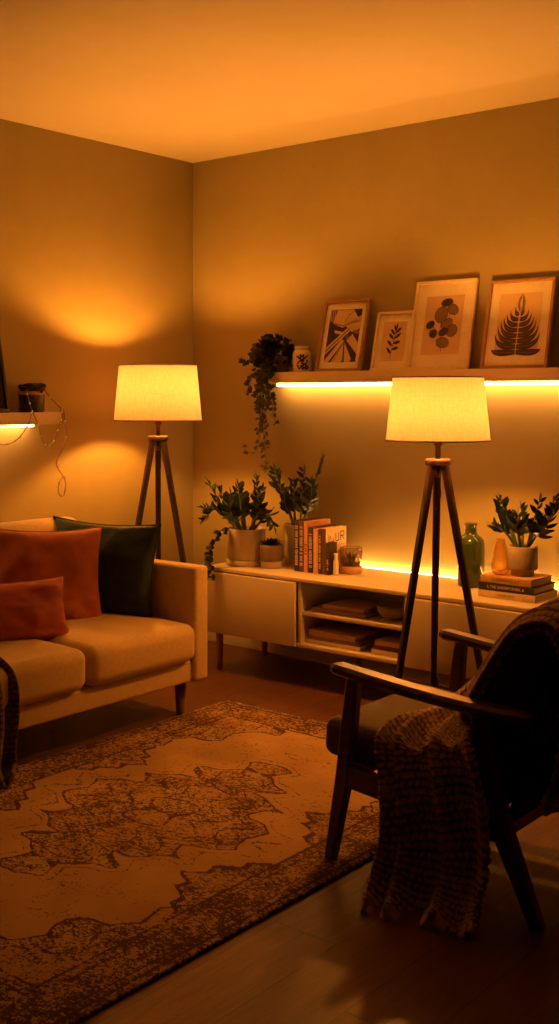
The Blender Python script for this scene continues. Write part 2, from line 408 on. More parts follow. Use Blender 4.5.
def text_mesh(name, s, size, mat, parent, loc, rot, extrude=.0004, label=None):
    cu = bpy.data.curves.new(name, 'FONT'); cu.body = s; cu.size = size; cu.extrude = extrude; cu.align_x = 'CENTER'; cu.align_y = 'CENTER'
    tmp = bpy.data.objects.new(name+'_source', cu); COL.objects.link(tmp)
    bpy.context.view_layer.update()
    me = bpy.data.meshes.new_from_object(tmp.evaluated_get(bpy.context.evaluated_depsgraph_get()))
    bpy.data.objects.remove(tmp); bpy.data.curves.remove(cu)
    me.name = name; me.materials.clear(); me.materials.append(M[mat])
    o = bpy.data.objects.new(name, me); COL.objects.link(o); o.parent = parent; o.location = loc; o.rotation_euler = rot
    if label: o['label'] = label
    return o

# ------------------------------------------------------------------ room shell
XR, YN, HC = 5.3, -5.9, 2.602
struct(MB().rbox((XR/2, YN/2, -.05), (XR+.2, -YN+.2, .1), .001, 1).build('floor', 'floor'))
struct(MB().rbox((XR/2, YN/2, HC+.05), (XR+.2, -YN+.2, .1), .001, 1).build('ceiling', 'ceiling'))
struct(MB().rbox((-.05, YN/2, HC/2), (.1, -YN+.2, HC), .001, 1).build('wall_left', 'wall'))
struct(MB().rbox((XR/2, .05, HC/2), (XR, .1, HC), .001, 1).build('wall_back', 'wall'))
struct(MB().rbox((XR+.05, YN/2, HC/2), (.1, -YN+.2, HC), .001, 1).build('wall_right', 'wall_far'))
struct(MB().rbox((XR/2, -.007, .045), (XR-.03, .012, .09), .003, 1).build('baseboard_back', 'trim'))
struct(MB().rbox((.007, YN/2, .045), (.012, -YN-.03, .09), .003, 1).build('baseboard_left', 'trim'))

# ------------------------------------------------------------------ rug
RX0, RX1, RY0, RY1 = 1.02, 2.44, -3.06, -.86
hx, hy = (RX1-RX0)/2, (RY1-RY0)/2
rug = MB().rbox((0, 0, .006), (2*hx, 2*hy, .010), .004, 1, (24, 40, 1)).build('area_rug', rug_mat(hx, hy), loc=((RX0+RX1)/2, (RY0+RY1)/2, 0.001))
tag(rug, 'worn tan and dark brown medallion area rug on the plank floor', 'rug')
fr = MB()
for e, sy in ((hy, 1), (-hy, -1)):
    for i in range(150):
        x = -hx+.006+(2*hx-.012)*i/149
        fr.tube([(x, e-.002*sy, .006), (x+random.uniform(-.004, .004), e+.010*sy, .004), (x+random.uniform(-.006, .006), e+random.uniform(.014, .024)*sy, .002)], .0014, 4)
fr.build('fringe', 'mat', rug)['kind'] = 'stuff'

# ------------------------------------------------------------------ sofa
sofa = thing('sofa', 'beige fabric two-seat sofa with slim arms on wooden legs', 'sofa', (.1, -1.70, 0))
def S(mb, name, mat, parent=sofa): return mb.build(name, mat, parent, loc=None if parent is not sofa else (-.1, 1.70, 0))
AY0, AY1, CYM = -1.04, -2.38, -1.70
S(MB().rbox((.575, (AY0+AY1)/2, .195), (.98, 1.34-.17, .09), .012, 2), 'seat_rail', 'sofa')
for y in (AY0-.042, AY1+.042):
    S(MB().rbox((.590, y, .385), (.99, .084, .475), .020, 3, (4, 1, 4), (.0, .006, 0)), 'arm', 'sofa')
S(MB().rbox((.165, (AY0+AY1)/2, .42), (.13, 1.34-.172, .52), .03, 3, (1, 6, 3)), 'back_frame', 'sofa')
for y in ((-1.128-CYM)/2+CYM, (-2.292-CYM)/2+CYM):
    def seatfn(p, t):
        return p
    c = S(MB().rbox((.705, y, .318), (.80, .572, .150), .042, 4, (8, 8, 3), (.012, .004, .018)), 'seat_cushion', 'sofa')
    mb = MB()
    zz = .318+.150/2-.015
    loop = []
    for a in range(0, 360, 6):
        ca, sa = math.cos(math.radians(a)), math.sin(math.radians(a))
        e = .28
        loop.append((.705+.392*abs(ca)**e*(1 if ca > 0 else -1), y+.279*abs(sa)**e*(1 if sa > 0 else -1), zz))
    loop.append(loop[0])
    mb.tube(loop, .0035, 6, cap=False); pp = mb.build('piping', 'sofa', c)
    c2 = MB().rbox((0, 0, 0), (.20, .572, .40), .06, 4, (3, 8, 6), (.02, .004, .01))
    S(MB().add(c2.v, c2.f, 0, True, Matrix.Translation((.325, y+(.012 if y > CYM else -.012), .575)) @ Matrix.Rotation(-.13, 4, 'Y')), 'back_cushion', 'sofa')
for (x, y) in ((.995, -1.12), (.995, -2.30), (.16, -1.12), (.16, -2.30)):
    dx = .012 if x > .5 else -.012
    S(MB().lathe([(0, 0), (.014, 0), (.016, .01), (.026, .152), (0, .152)], (x, y, .0), 16), 'leg', 'legwood')

# ------------------------------------------------------------------ cushions
def pillow(name, w, h, t, mat, loc, ex, lean, label, seed=0, roll=0):
    """ex: unit-ish vector of the width in plan; lean: tilt of the top away from the viewer side"""
    o = MB(); n = 30; rnd = seed*3.7
    for sg in (1, -1):
        P = []
        for i in range(n+1):
            row = []
            for j in range(n+1):
                u, v = -1+2*i/n, -1+2*j/n
                k = (max(0, 1-u**2)*max(0, 1-v**2))**.42
                pin = 1-.10*(1-u*u)*abs(v)**3; pin2 = 1-.09*(1-v*v)*abs(u)**3
                x, z = u*w/2*pin2, v*h/2*pin
                wr = noise.noise(Vector((u*2.1+rnd, v*2.1, sg*2)))*.016+noise.noise(Vector((u*5+rnd, v*5, 4+sg)))*.007
                # tension creases out of the corners
                cr = .009*math.sin(26*(abs(u)-abs(v)))*max(0, abs(u)+abs(v)-1.0)*(1-abs(u)**6)*(1-abs(v)**6)
                y = sg*(t/2*k+(wr+cr)*min(1, k*2))
                row.append((x, -y, z))
            P.append(row)
        o.grid(P)
    bmv = MB(); bmv.v, bmv.f, bmv.mi, bmv.sm = o.v, o.f, o.mi, o.sm
    ob = bmv.build(name, mat)
    bm = bmesh.new(); bm.from_mesh(ob.data); bmesh.ops.remove_doubles(bm, verts=bm.verts, dist=.0006); bmesh.ops.recalc_face_normals(bm, faces=bm.faces); bm.to_mesh(ob.data); bm.free()
    X = Vector((ex[0], ex[1], 0)).normalized(); Nn = Vector((X.y, -X.x, 0))   # front normal
    Z = (Vector((0, 0, 1))*math.cos(lean)-Nn*math.sin(lean)); Y = Z.cross(X)
    R = Matrix((X, Y, Z)).transposed().to_4x4() @ Matrix.Rotation(roll, 4, 'Y')
    ob.matrix_world = Matrix.Translation(loc) @ R
    seam = MB(); L = []
    for i in range(81):
        s_ = i/80*4; k, f = int(min(s_, 3.999)), s_-int(min(s_, 3.999)); q = -1+2*f
        u, v = [(q, -1), (1, q), (-q, 1), (-1, -q)][k]
        pin = 1-.10*(1-u*u)*abs(v)**3; pin2 = 1-.09*(1-v*v)*abs(u)**3
        L.append((u*w/2*pin2, 0, v*h/2*pin))
    seam.tube(L, .0032, 6, cap=False).build('seam', mat, ob)
    return tag(ob, label, 'pillow')
pillow('throw_pillow', .545, .415, .15, 'green', (.628, -1.225, .585), (.47, .13), .14, 'dark green velvet pillow leaning in the sofa corner by the arm', 1, .02)
pillow('throw_pillow', .46, .41, .16, 'rust', (.600, -1.495, .580), (.20, .385), .16, 'large rust orange pillow leaning in front of the green pillow', 2, .03)
pillow('throw_pillow', .47, .245, .14, 'brick', (.775, -1.81, .502), (.10, .44), .32, 'small low red rust pillow in front of the large orange one', 3, .03)

# ------------------------------------------------------------------ knitted throws
def knit_throw(name, st, nu, nv, rows, cols, thick, fold, mat, label, amp=.007, hem=.05, lensw=0, ribs=10):
    A = catmull([s_[0] for s_ in st], nv); B = catmull([s_[1] for s_ in st], nv)
    P = [[A[j].lerp(B[j], i/nu) for i in range(nu+1)] for j in range(nv+1)]
    def normals(P):
        R = []
        for j in range(nv+1):
            r = []
            for i in range(nu+1):
                du = P[j][min(i+1, nu)]-P[j][max(i-1, 0)]; dv = P[min(j+1, nv)][i]-P[max(j-1, 0)][i]
                r.append(du.cross(dv).normalized())
            R.append(r)
        return R
    Nn = normals(P)
    Q = [[P[j][i]+Nn[j][i]*fold(i/nu, j/nv) for i in range(nu+1)] for j in range(nv+1)]
    N2 = normals(Q)
    top, bot, hh = [], [], []
    for j in range(nv+1):
        rt, rb = [], []
        for i in range(nu+1):
            u, v = i/nu, j/nv
            rr = v*rows; fr_ = rr-math.floor(rr); odd = int(math.floor(rr)) % 2
            if v > 1-hem or v < hem*.5:
                h = abs(math.sin(PI*cols*.42*u))**.7
            else:
                R_ = math.sin(PI*fr_)**.8 if fr_ > 0 else 0
                sl = (.5 if odd else -.5)*(fr_-.5)
                St = abs(math.sin(PI*(cols*u+sl+.25*odd)))
                big = .5+.5*math.sin(PI*rr/2)
                cell = noise.cell(Vector((math.floor(cols*u+.25*odd)*1.7+.5, math.floor(rr)*1.3+.5, 3)))
                zig = .5+.5*math.sin(PI*2*(cols*.5*u+.22*math.sin(PI*rr)))
                lng = 1-min(1, max(0, (v-lensw)/.10)) if lensw else 0
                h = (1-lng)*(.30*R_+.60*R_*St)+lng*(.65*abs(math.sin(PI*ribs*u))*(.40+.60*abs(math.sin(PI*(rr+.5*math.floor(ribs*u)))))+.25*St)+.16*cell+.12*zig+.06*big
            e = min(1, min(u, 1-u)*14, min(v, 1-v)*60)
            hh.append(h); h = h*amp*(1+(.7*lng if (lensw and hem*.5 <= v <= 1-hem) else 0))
            n_ = N2[j][i]
            jit = noise.noise(Vector((u*40, v*160, 1)))*.0012
            rt.append(Q[j][i]+n_*(h+jit+thick*math.sqrt(max(0, e))*.5)); rb.append(Q[j][i]-n_*(thick*.5*math.sqrt(max(0, e))))
        top.append(rt); bot.append(rb)
    mb = MB(); b = nu+1; nt_ = (nv+1)*b
    vs = [tuple(p) for r in top for p in r]+[tuple(p) for r in bot for p in r]
    fs = []
    for j in range(nv):
        for i in range(nu):
            q = [j*b+i, (j+1)*b+i, (j+1)*b+i+1, j*b+i+1]; fs.append(q); fs.append([k+nt_ for k in reversed(q)])
    for j in range(nv):
        for i in (0, nu): fs.append([j*b+i, (j+1)*b+i, (j+1)*b+i+nt_, j*b+i+nt_])
    for i in range(nu):
        for j in (0, nv): fs.append([j*b+i, j*b+i+1, j*b+i+1+nt_, j*b+i+nt_])
    mb.add(vs, fs, 0, True)
    ob = mb.build(name, mat); at = ob.data.attributes.new('stitch_shade', 'FLOAT', 'POINT')
    at.data.foreach_set('value', hh+hh)  # stitch height, lets the wool colour carry shade in the hollows
    return tag(ob, label, 'throw blanket')
def g(u, c, w): return math.exp(-((u-c)/w)**2)
def fold_chair(u, v):
    # negative = toward the viewer side is decided by the winding; see sign below
    back = 1-min(1, max(0, (v-.40)/.12)); hang = min(1, max(0, (v-.56)/.12))
    f = back*(.020*abs(math.sin(2*PI*1.25*u+.3))-.012)
    f += hang*(.045*math.sin(PI*min(1, u/.22))*(u < .22)+.062*math.sin(PI*min(1, max(0, (u-.22)/.42)))*(.22 <= u < .64)+.052*math.sin(PI*min(1, max(0, (u-.64)/.36)))*(u >= .64))
    f += hang*.010*math.sin(9*v*3+u*5)
    mid = max(0, 1-abs(v-.55)/.10)
    f += mid*(.030*math.sin(PI*min(1, max(0, (u-.25)/.4)))*(.25 <= u < .65))
    return f
st = [((3.005, -1.50, .265), (3.005, -1.865, .265)), ((3.045, -1.50, .34), (3.045, -1.88, .34)), ((3.080, -1.52, .50), (3.080, -1.885, .50)), ((3.085, -1.55, .66), (3.085, -1.89, .66)),
      ((3.02, -1.56, .775), (3.02, -1.89, .765)), ((2.91, -1.58, .755), (2.915, -1.89, .735)), ((2.775, -1.60, .635), (2.825, -1.885, .605)),
      ((2.66, -1.62, .515), (2.765, -1.868, .495)), ((2.575, -1.67, .438), (2.765, -1.86, .462)), ((2.535, -1.83, .425), (2.79, -1.885, .458)),
      ((2.545, -1.955, .395), (2.835, -1.968, .440)), ((2.575, -1.985, .28), (2.875, -1.99, .31)), ((2.585, -1.985, .14), (2.89, -1.99, .15)),
      ((2.585, -2.04, .055), (2.89, -2.02, .055)), ((2.62, -2.125, .028), (2.90, -2.07, .028))]
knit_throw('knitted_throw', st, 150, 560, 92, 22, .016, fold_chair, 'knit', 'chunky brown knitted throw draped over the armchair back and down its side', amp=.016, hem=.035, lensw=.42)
def fold_sofa(u, v):
    h = min(1, max(0, (v-.25)/.15))
    return h*(.020*math.sin(2*PI*2.6*u+.6)+.008*math.sin(14*v+4*u))+.004*math.sin(2*PI*2.6*u)
st = [((.62, -2.27, .435), (.62, -2.09, .435)), ((.85, -2.27, .44), (.85, -2.08, .44)), ((1.03, -2.275, .425), (1.03, -2.075, .425)), ((1.105, -2.28, .36), (1.105, -2.065, .36)),
      ((1.115, -2.285, .24), (1.115, -2.055, .24)), ((1.115, -2.29, .10), (1.115, -2.06, .10)), ((1.13, -2.29, .05), (1.13, -2.07, .05)), ((1.20, -2.30, .035), (1.18, -2.12, .035))]
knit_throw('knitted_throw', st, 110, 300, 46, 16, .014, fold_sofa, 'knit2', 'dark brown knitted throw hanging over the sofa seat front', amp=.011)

# ------------------------------------------------------------------ tripod lamps
def lamp(label, x, y, ztop, rt, rb, hs, zh, rf, lw, yawoff=0, bz=.56):
    t = thing('floor_lamp', label, 'lamp', (x, y, 0), 0, None)
    # shade: double walled thin cone
    zb = ztop-hs
    mb = MB().lathe([(rb, zb), (rt, ztop)], n=64)
    sh = mb.build('lamp_shade', 'shade', t)
    MB().lathe([(rt-.002, ztop-.006), (rt+.0016, ztop-.006), (rt+.0016, ztop), (rt-.002, ztop)], n=64, closed=True).build('rim', 'shade', sh)
    MB().lathe([(rb-.002, zb), (rb+.0016, zb), (rb+.0016, zb+.006), (rb-.002, zb+.006)], n=64, closed=True).build('rim', 'shade', sh)
    sp = MB()
    for k in range(3):
        a = k*2*PI/3+.4
        sp.tube([(.012*math.cos(a), .012*math.sin(a), zb+.05), (rb*.965*math.cos(a), rb*.965*math.sin(a), zb+.022)], .002, 6)
    sp.build('shade_support', 'brass', sh)
    MB().lathe([(0, zb+hs*(bz-.14)), (.018, zb+hs*(bz-.12)), (.030, zb+hs*bz), (.026, zb+hs*(bz+.08)), (.014, zb+hs*(bz+.13)), (0, zb+hs*(bz+.14))], n=18).build('bulb', 'bulb', t)
    MB().lathe([(0, zh+.022), (.011, zh+.022), (.011, zb-.02), (.017, zb-.018), (.017, zb+hs*(bz-.14)), (0, zb+hs*(bz-.14))], n=18).build('pole', 'darkwood', t)
    MB().lathe([(0, zh-.004), (.047, zh-.004), (.050, zh), (.050, zh+.018), (.047, zh+.022), (0, zh+.022)], n=32).build('hub', 'darkwood', t)
    fwd = math.atan2(.774, -.633)+yawoff
    for k in range(3):
        a = fwd+k*2*PI/3; ca, sa = math.cos(a), math.sin(a); r0 = .030
        p0 = Vector((r0*ca, r0*sa, zh-.006)); p1 = Vector((rf*ca, rf*sa, .016))
        leg = MB().beam([p0, p0.lerp(p1, .5), p1], (-sa, ca, 0), [lw, lw*.95, lw*.72], [lw*.95, lw*.9, lw*.68]).build('leg', 'darkwood', t)
        MB().lathe([(0, 0), (lw*.34, 0), (lw*.38, .003), (lw*.38, .016), (0, .016)], (rf*ca, rf*sa, .0), 12).build('foot', 'black', leg)
    MB().lathe([(0, zh-.05), (.008, zh-.05), (.010, zh-.03), (.010, zh-.004), (0, zh-.004)], n=14).build('finial', 'brass', t)
    cb = [(0, 0, zh-.05)]
    a = fwd
    for i in range(1, 15):
        f = i/14; cb.append(((.022+(rf-.045)*f)*math.cos(a)*.92+.012*math.sin(i*1.7), (.022+(rf-.045)*f)*math.sin(a)*.92+.008*math.sin(i*2.3), zh-.05-(zh-.054)*f))
    cb += [((rf+.02)*math.cos(a)-.02, (rf+.02)*math.sin(a)-.02, .004)]
    MB().tube(catmull(cb, 60), .0028, 6).build('power_cord', 'cable', t)
    return t
lamp('tripod floor lamp with lit drum shade in the corner behind the sofa arm', .387, -.650, 1.475, .186, .211, .268, 1.112, .240, .027, .09)
lamp('tripod floor lamp with lit drum shade standing before the white console', 1.965, -.675, 1.402, .177, .203, .251, 1.058, .228, .029, -.05, .47)

# ------------------------------------------------------------------ media console
KX0, KX1, KY0, KY1, KZ0, KZ1 = .53, 2.28, -.475, -.02, .185, .50
con = thing('media_console', 'long white low media console on round legs along the back wall', 'console', (KX0, KY0, 0))
def K(mb, name, mat='white', parent=con): return mb.build(name, mat, parent, loc=(-KX0, -KY0, 0) if parent is con else None)
K(MB().rbox(((KX0+KX1)/2, (KY0+KY1)/2, KZ1-.009), (KX1-KX0, KY1-KY0, .018), .003, 1), 'top_panel')
K(MB().rbox(((KX0+KX1)/2, (KY0+KY1)/2, KZ0+.009), (KX1-KX0, KY1-KY0-.01, .018), .002, 1), 'bottom_panel')
for x in (KX0+.009, KX1-.009): K(MB().rbox((x, (KY0+KY1)/2, (KZ0+KZ1)/2), (.018, KY1-KY0-.01, KZ1-KZ0-.038), .002, 1), 'side_panel')
DX = (1.108, 1.680)
for x in DX: K(MB().rbox((x, (KY0+KY1)/2, (KZ0+KZ1)/2), (.018, KY1-KY0-.02, KZ1-KZ0-.038), .002, 1), 'divider')
K(MB().rbox(((KX0+KX1)/2, KY1-.006, (KZ0+KZ1)/2), (KX1-KX0-.04, .008, KZ1-KZ0-.04), .001, 1), 'back_panel')
K(MB().rbox(((DX[0]+DX[1])/2, (KY0+KY1)/2+.004, .338), (DX[1]-DX[0]-.020, KY1-KY0-.03, .018), .002, 1), 'shelf')
for (a, b) in ((KX0+.002, DX[0]-.012), (DX[1]+.012, KX1-.002)):
    K(MB().rbox(((a+b)/2, KY0-.003, (KZ0+KZ1)/2-.010), (b-a, .016, KZ1-KZ0-.024), .003, 1), 'door')
for (x, y) in ((.575, -.415), (.575, -.075), (1.39, -.415), (1.39, -.075), (2.235, -.415), (2.235, -.075)):
    K(MB().lathe([(0, 0), (.011, 0), (.014, .004), (.0185, KZ0), (0, KZ0)], (x, y, 0), 16), 'leg', 'oak')
K(MB().rbox((1.66, -.0095, .490), (1.20, .012, .016), .003, 1), 'led_strip', 'ledc')

# ------------------------------------------------------------------ wall shelves
sh = MB().rbox((1.82, -.078, 1.417), (2.36, .150, .054), .003, 1).build('wall_shelf', 'shelfw')
tag(sh, 'long floating wood shelf on the back wall lit from below', 'shelf')
MB().rbox((1.81, -.048, 1.381), (2.34, .016, .016), .003, 1).build('led_strip', 'led', sh)
sl = MB().rbox((.079, -1.79, 1.2225), (.152, 1.48, .055), .003, 1).build('wall_shelf', 'shelfw')
tag(sl, 'short floating wood shelf end on the left wall with fairy lights', 'shelf')
MB().rbox((.045, -1.79, 1.188), (.018, 1.32, .012), .003, 1).build('led_strip', 'led', sl)

# ------------------------------------------------------------------ pictures on the long shelf
def picture(x0, x1, h, depth_b, depth_t, fm, label, art, fw=.014, mw=.042, pin=None):
    """frame leaning on the back wall; art(mb_dark, mb_mid, W, H) draws in print coordinates"""
    w = x1-x0; z0 = 1.4445
    ang = math.atan2(depth_b-depth_t, h)
    t = thing('picture_frame', label, 'picture', ((x0+x1)/2, -depth_b, z0)); t.rotation_euler = (-ang, 0, 0)
    t.rotation_mode = 'XYZ'
    th = .018; fr_ = MB()
    # local: x right, z up, front at -y
    for (cx, cz, sx, sz) in ((0, fw/2, w, fw), (0, h-fw/2, w, fw), (-w/2+fw/2, h/2, fw, h-2*fw), (w/2-fw/2, h/2, fw, h-2*fw)):
        fr_.rbox((cx, th/2, cz), (sx, th, sz), .0015, 1)
    fr_.build('frame', fm, t)
    MB().rbox((0, th-.004, h/2), (w-2*fw, .004, h-2*fw), .0005, 1).build('mat_board', 'mat', t)
    px, pz = (pin or (mw, mw)); pw, ph = w-2*fw-2*px, h-2*fw-2*pz
    pr = MB().poly([(-pw/2, th-.0068, h/2-ph/2), (pw/2, th-.0068, h/2-ph/2), (pw/2, th-.0068, h/2+ph/2), (-pw/2, th-.0068, h/2+ph/2)]).build('print', 'printp', t)
    mb = MB()
    art(mb, pw, ph, lambda x, z, l=0: (x*pw/2, th-.0072-.0003*l, h/2+z*ph/2))
    o = mb.build('drawing', ['ink', 'inkmid', 'inkline', 'printp'], pr)
    return t
def strip(mb, pts, w, T, l, mi):
    n = len(pts); W = w if isinstance(w, (list, tuple)) else [w]*n
    L, R = [], []
    for i, (x, z) in enumerate(pts):
        a, b = pts[max(i-1, 0)], pts[min(i+1, n-1)]
        dx, dz = b[0]-a[0], b[1]-a[1]; q = math.hypot(dx, dz) or 1
        L.append((x-dz/q*W[i], z+dx/q*W[i])); R.append((x+dz/q*W[i], z-dx/q*W[i]))
    for i in range(n-1): mb.poly([T(*L[i], l), T(*R[i], l), T(*R[i+1], l), T(*L[i+1], l)], mi)
def leaf2d(mb, b, tip, w, T, l, mi, n=8, shape=.8):
    pts = [(b[0]+(tip[0]-b[0])*i/n, b[1]+(tip[1]-b[1])*i/n) for i in range(n+1)]
    strip(mb, pts, [w*math.sin(PI*min(1, max(0, i/n)))**shape+.0015 for i in range(n+1)], T, l, mi)
def art_abstract(mb, W, H, T):
    # big dark foliage masses with pale blades crossing
    mb.poly([T(*p, 0) for p in ((-1, -1), (1, -1), (1, 1), (-1, 1))], 0)
    def quadp(ps, l, mi): mb.poly([T(*p, l) for p in ps], mi)
    quadp([(-.55, .98), (.45, .98), (.95, .55), (.25, .42), (-.1, .30), (-.78, .48)], 1, 3)
    quadp([(.30, .55), (1, .75), (1, .25), (.55, .12), (.1, .35)], 1, 3)
    quadp([(-1, -.45), (.2, .28), (.72, .40), (.3, .1), (-1, -.72)], 1, 3)
    quadp([(-1, -.95), (-.05, -.12), (.12, -.22), (-.72, -1), (-1, -1)], 1, 3)
    quadp([(-.55, -1), (.10, -.25), (.18, -.95), (.05, -1)], 1, 3)
    quadp([(.30, -1), (.16, -.25), (.72, -.9), (.62, -1)], 1, 3)
    quadp([(.25, -.18), (1, -.70), (1, -.30), (.60, .05)], 1, 3)
    quadp([(.55, .2), (1, .18), (1, .02), (.72, .08)], 2, 1)
    quadp([(-.6, .22), (.1, .12), (.05, .02), (-.55, .10)], 2, 3)
    for i in range(5):
        strip(mb, [(-.95+.13*i, .98), (-.9+.10*i, .55)], .022, T, 2, 3)
    strip(mb, [(-.4, -.95), (.1, -.28)], .022, T, 3, 1); strip(mb, [(-1, -.6), (.35, .25)], .02, T, 3, 0)
    strip(mb, [(-.8, .5), (-.1, .36), (.3, .46), (.9, .52)], .02, T, 3, 1); strip(mb, [(.0, .5), (.2, .78), (.5, .9)], .016, T, 3, 1)
    for q in ((.3, -.02), (.36, -.10), (.24, -.08)):
        mb.poly([T(q[0]+.05*math.cos(a), q[1]+.05*math.sin(a), 3) for a in [k*PI/4 for k in range(8)]], 1)
def art_sprig(mb, W, H, T):
    st_ = [(-.12, -.88), (-.06, -.5), (.02, -.1), (.10, .3), (.16, .62)]
    strip(mb, st_, .022, T, 1, 0)
    for (i, (bx, bz), sd, ln) in [(0, (-.08, -.62), -1, .42), (1, (-.04, -.42), 1, .55), (2, (-.02, -.25), -1, .50), (3, (.0, -.12), 1, .62), (4, (.05, .1), -1, .5), (5, (.06, .12), 1, .55), (6, (.1, .32), -1, .42), (7, (.12, .40), 1, .5)]:
        leaf2d(mb, (bx, bz), (bx+sd*ln, bz+(.10 if sd > 0 and i < 4 else .30)), .085, T, 2, 0)
    leaf2d(mb, (.14, .5), (.22, .92), .075, T, 2, 0); leaf2d(mb, (.14, .5), (-.06, .85), .075, T, 2, 0)
def art_stones(mb, W, H, T):
    def ell(cx, cz, rx, rz, rot, mi, l, n=26):
        ps = []
        for k in range(n):
            a = 2*PI*k/n; u, v = rx*math.cos(a), rz*math.sin(a); ps.append((cx+u*math.cos(rot)-v*math.sin(rot), cz+(u*math.sin(rot)+v*math.cos(rot))))
        mb.poly([T(*p, l) for p in ps], mi); strip(mb, ps+[ps[0], ps[1]], .014, T, l+1, 2)
        if mi == 1:
            for q in (-.4, 0, .4):
                strip(mb, [(cx+rx*q*math.cos(rot)-s_*rz*.85*math.sin(rot), cz+rx*q*math.sin(rot)+s_*rz*.85*math.cos(rot)) for s_ in (-1, -.5, 0, .5, 1)], .005, T, l+1, 2)
    strip(mb, [(.05, -.9), (.02, -.6), (-.12, -.2), (-.05, .3)], .014, T, 0, 2); strip(mb, [(-.12, -.3), (-.42, -.1), (-.6, .05)], .012, T, 0, 2)
    strip(mb, [(0, -.1), (.3, .1), (.3, .5)], .012, T, 0, 2)
    ell(-.12, .35, .34, .27, .15, 1, 1); ell(.46, .52, .30, .17, -.3, 1, 1); ell(.12, .76, .30, .125, .1, 0, 3)
    ell(.22, .04, .30, .16, .25, 1, 2); ell(.52, -.20, .28, .20, .1, 1, 1); ell(-.64, .02, .22, .125, .25, 0, 3)
    ell(-.45, -.29, .20, .135, 0, 0, 2); ell(.10, -.24, .25, .13, .25, 0, 4); ell(.10, -.60, .34, .17, -.1, 1, 1)
def art_monstera(mb, W, H, T):
    strip(mb, [(0, -.98), (.02, -.3), (.05, .4), (.06, .95)], .018, T, 3, 3)
    for i in range(8):
        t = i/7; z = -.92+1.25*t; ex0 = .93*(1-t)**.75+.20
        for sd in (-1, 1):
            bx = .02*sd; ex = sd*ex0; ez = z+.30+.22*(1-abs(2*t-.7))
            if i == 0: ez = z+.10
            pts = [(bx+(ex-bx)*math.sin(q*PI/2)**.9, z+(ez-z)*q**2.0-.03*math.sin(PI*q)) for q in [j/9 for j in range(10)]]
            strip(mb, pts, [((.105-.035*t)*(1-q**4)*(.55+.45*math.sin(PI*min(1, q*1.1+.1)))+.004) for q in [j/9 for j in range(10)]], T, 1+(i % 2)*.5, 0)
            strip(mb, pts[:8], .007, T, 3, 1)
    leaf2d(mb, (.05, .35), (.06, .99), .17, T, 1, 1); leaf2d(mb, (.05, .45), (.05, .85), .05, T, 2, 3)
picture(.930, 1.198, .362, .122, .030, 'frameoak', 'oak framed dark leaf print with pale mat beside the small jar', art_abstract, .014, .030, (.026, .034))
picture(1.246, 1.452, .288, .104, .034, 'framepale', 'smallest pale framed print of a dark sprig', art_sprig, .012, .040, (.026, .036))
picture(1.462, 1.780, .420, .126, .030, 'framepale', 'tall pale framed print of rounded overlapping leaf discs', art_stones, .014, .050, (.046, .058))
picture(1.842, 2.156, .402, .126, .030, 'frameoak', 'wood framed print of one large dark split leaf', art_monstera, .013, .050, (.042, .050))
pb = thing('picture_frame', 'dark framed picture at the left photo edge on the left shelf', 'picture', (.115, -1.46, 1.2512)); pb.rotation_euler = (0, -.21, 0)
fb = MB()
for (cy, cz, sy, sz) in ((0, .008, .28, .016), (0, .352, .28, .016), (-.132, .18, .016, .33), (.132, .18, .016, .33)): fb.rbox((.0, cy, cz), (.018, sy, sz), .0015, 1)
fb.build('frame', 'black', pb); MB().rbox((-.003, 0, .18), (.006, .25, .33), .0005, 1).build('print', 'ink', pb)

# ------------------------------------------------------------------ books
def book(w, h, t, cm, label, group=None, name='book'):
    """local: spine faces -y, along z when standing (w = depth along +y, h = height, t = thickness along x)"""
    r = thing(name, label, 'book', (0, 0, 0), 0, group)
    c = MB()
    c.rbox((-t/2+.0014, w/2, h/2), (.0028, w, h), .0008, 1); c.rbox((t/2-.0014, w/2, h/2), (.0028, w, h), .0008, 1); c.rbox((0, .0016, h/2), (t, .0032, h), .0012, 1)
    c.build('cover', cm, r)
    MB().rbox((0, w/2, h/2), (t-.006, w-.008, h-.008), .0008, 1).build('pages', 'paper', r)
    return r
def spine_marks(r, t, h, mat, z0, z1, n, seed):
    """illegible small lettering blocks on a spine"""
    rd = random.Random(seed); mb = MB(); z = z0*h
    while z < z1*h:
        d = rd.uniform(.004, .008); wd = t*rd.uniform(.22, .36)
        mb.poly([(-wd, -.0004, z), (wd, -.0004, z), (wd, -.0004, z+d*.62), (-wd, -.0004, z+d*.62)])
        z += d+(.006 if rd.random() < .2 else 0)
    mb.build('spine_lettering', mat, r)
bx = .968
UP = [(.170, .240, .026, 'bk_black', 'black upright book next to the pale plant pot', 'letter'),
      (.175, .238, .028, 'bk_plum', 'plum brown upright book second from the pale plant pot', 'letter'),
      (.178, .237, .023, 'bk_coral', 'coral upright book with bright coral top edge', 'letterdark'),
      (.175, .212, .030, 'bk_ink', 'dark brown upright book between the coral and salmon books', 'letter'),
      (.160, .206, .028, 'bk_salmon', 'salmon pink upright book between two dark books', None),
      (.158, .208, .018, 'bk_brown', 'thin dark upright book just right of the salmon book', 'letter')]
for i, (w, h, t, cm, lab, lm) in enumerate(UP):
    r = book(w, h, t, cm, lab, 'upright books on the console'); r.location = (bx+t/2, -.325, .5005); bx += t+.0012
    if lm: spine_marks(r, t, h, lm, .12 if i != 2 else .35, .88 if i != 2 else .55, 10, i)
t = .024
r = book(.160, .212, t, 'bk_cream', 'cream jacketed upright book with black lettering on its right cover', 'upright books on the console'); r.location = (bx+t/2, -.322, .5005)
MB().rbox((0, -.0012, .106), (t, .002, .210), .0006, 1).build('spine', 'bk_plum', r)
mb = MB()
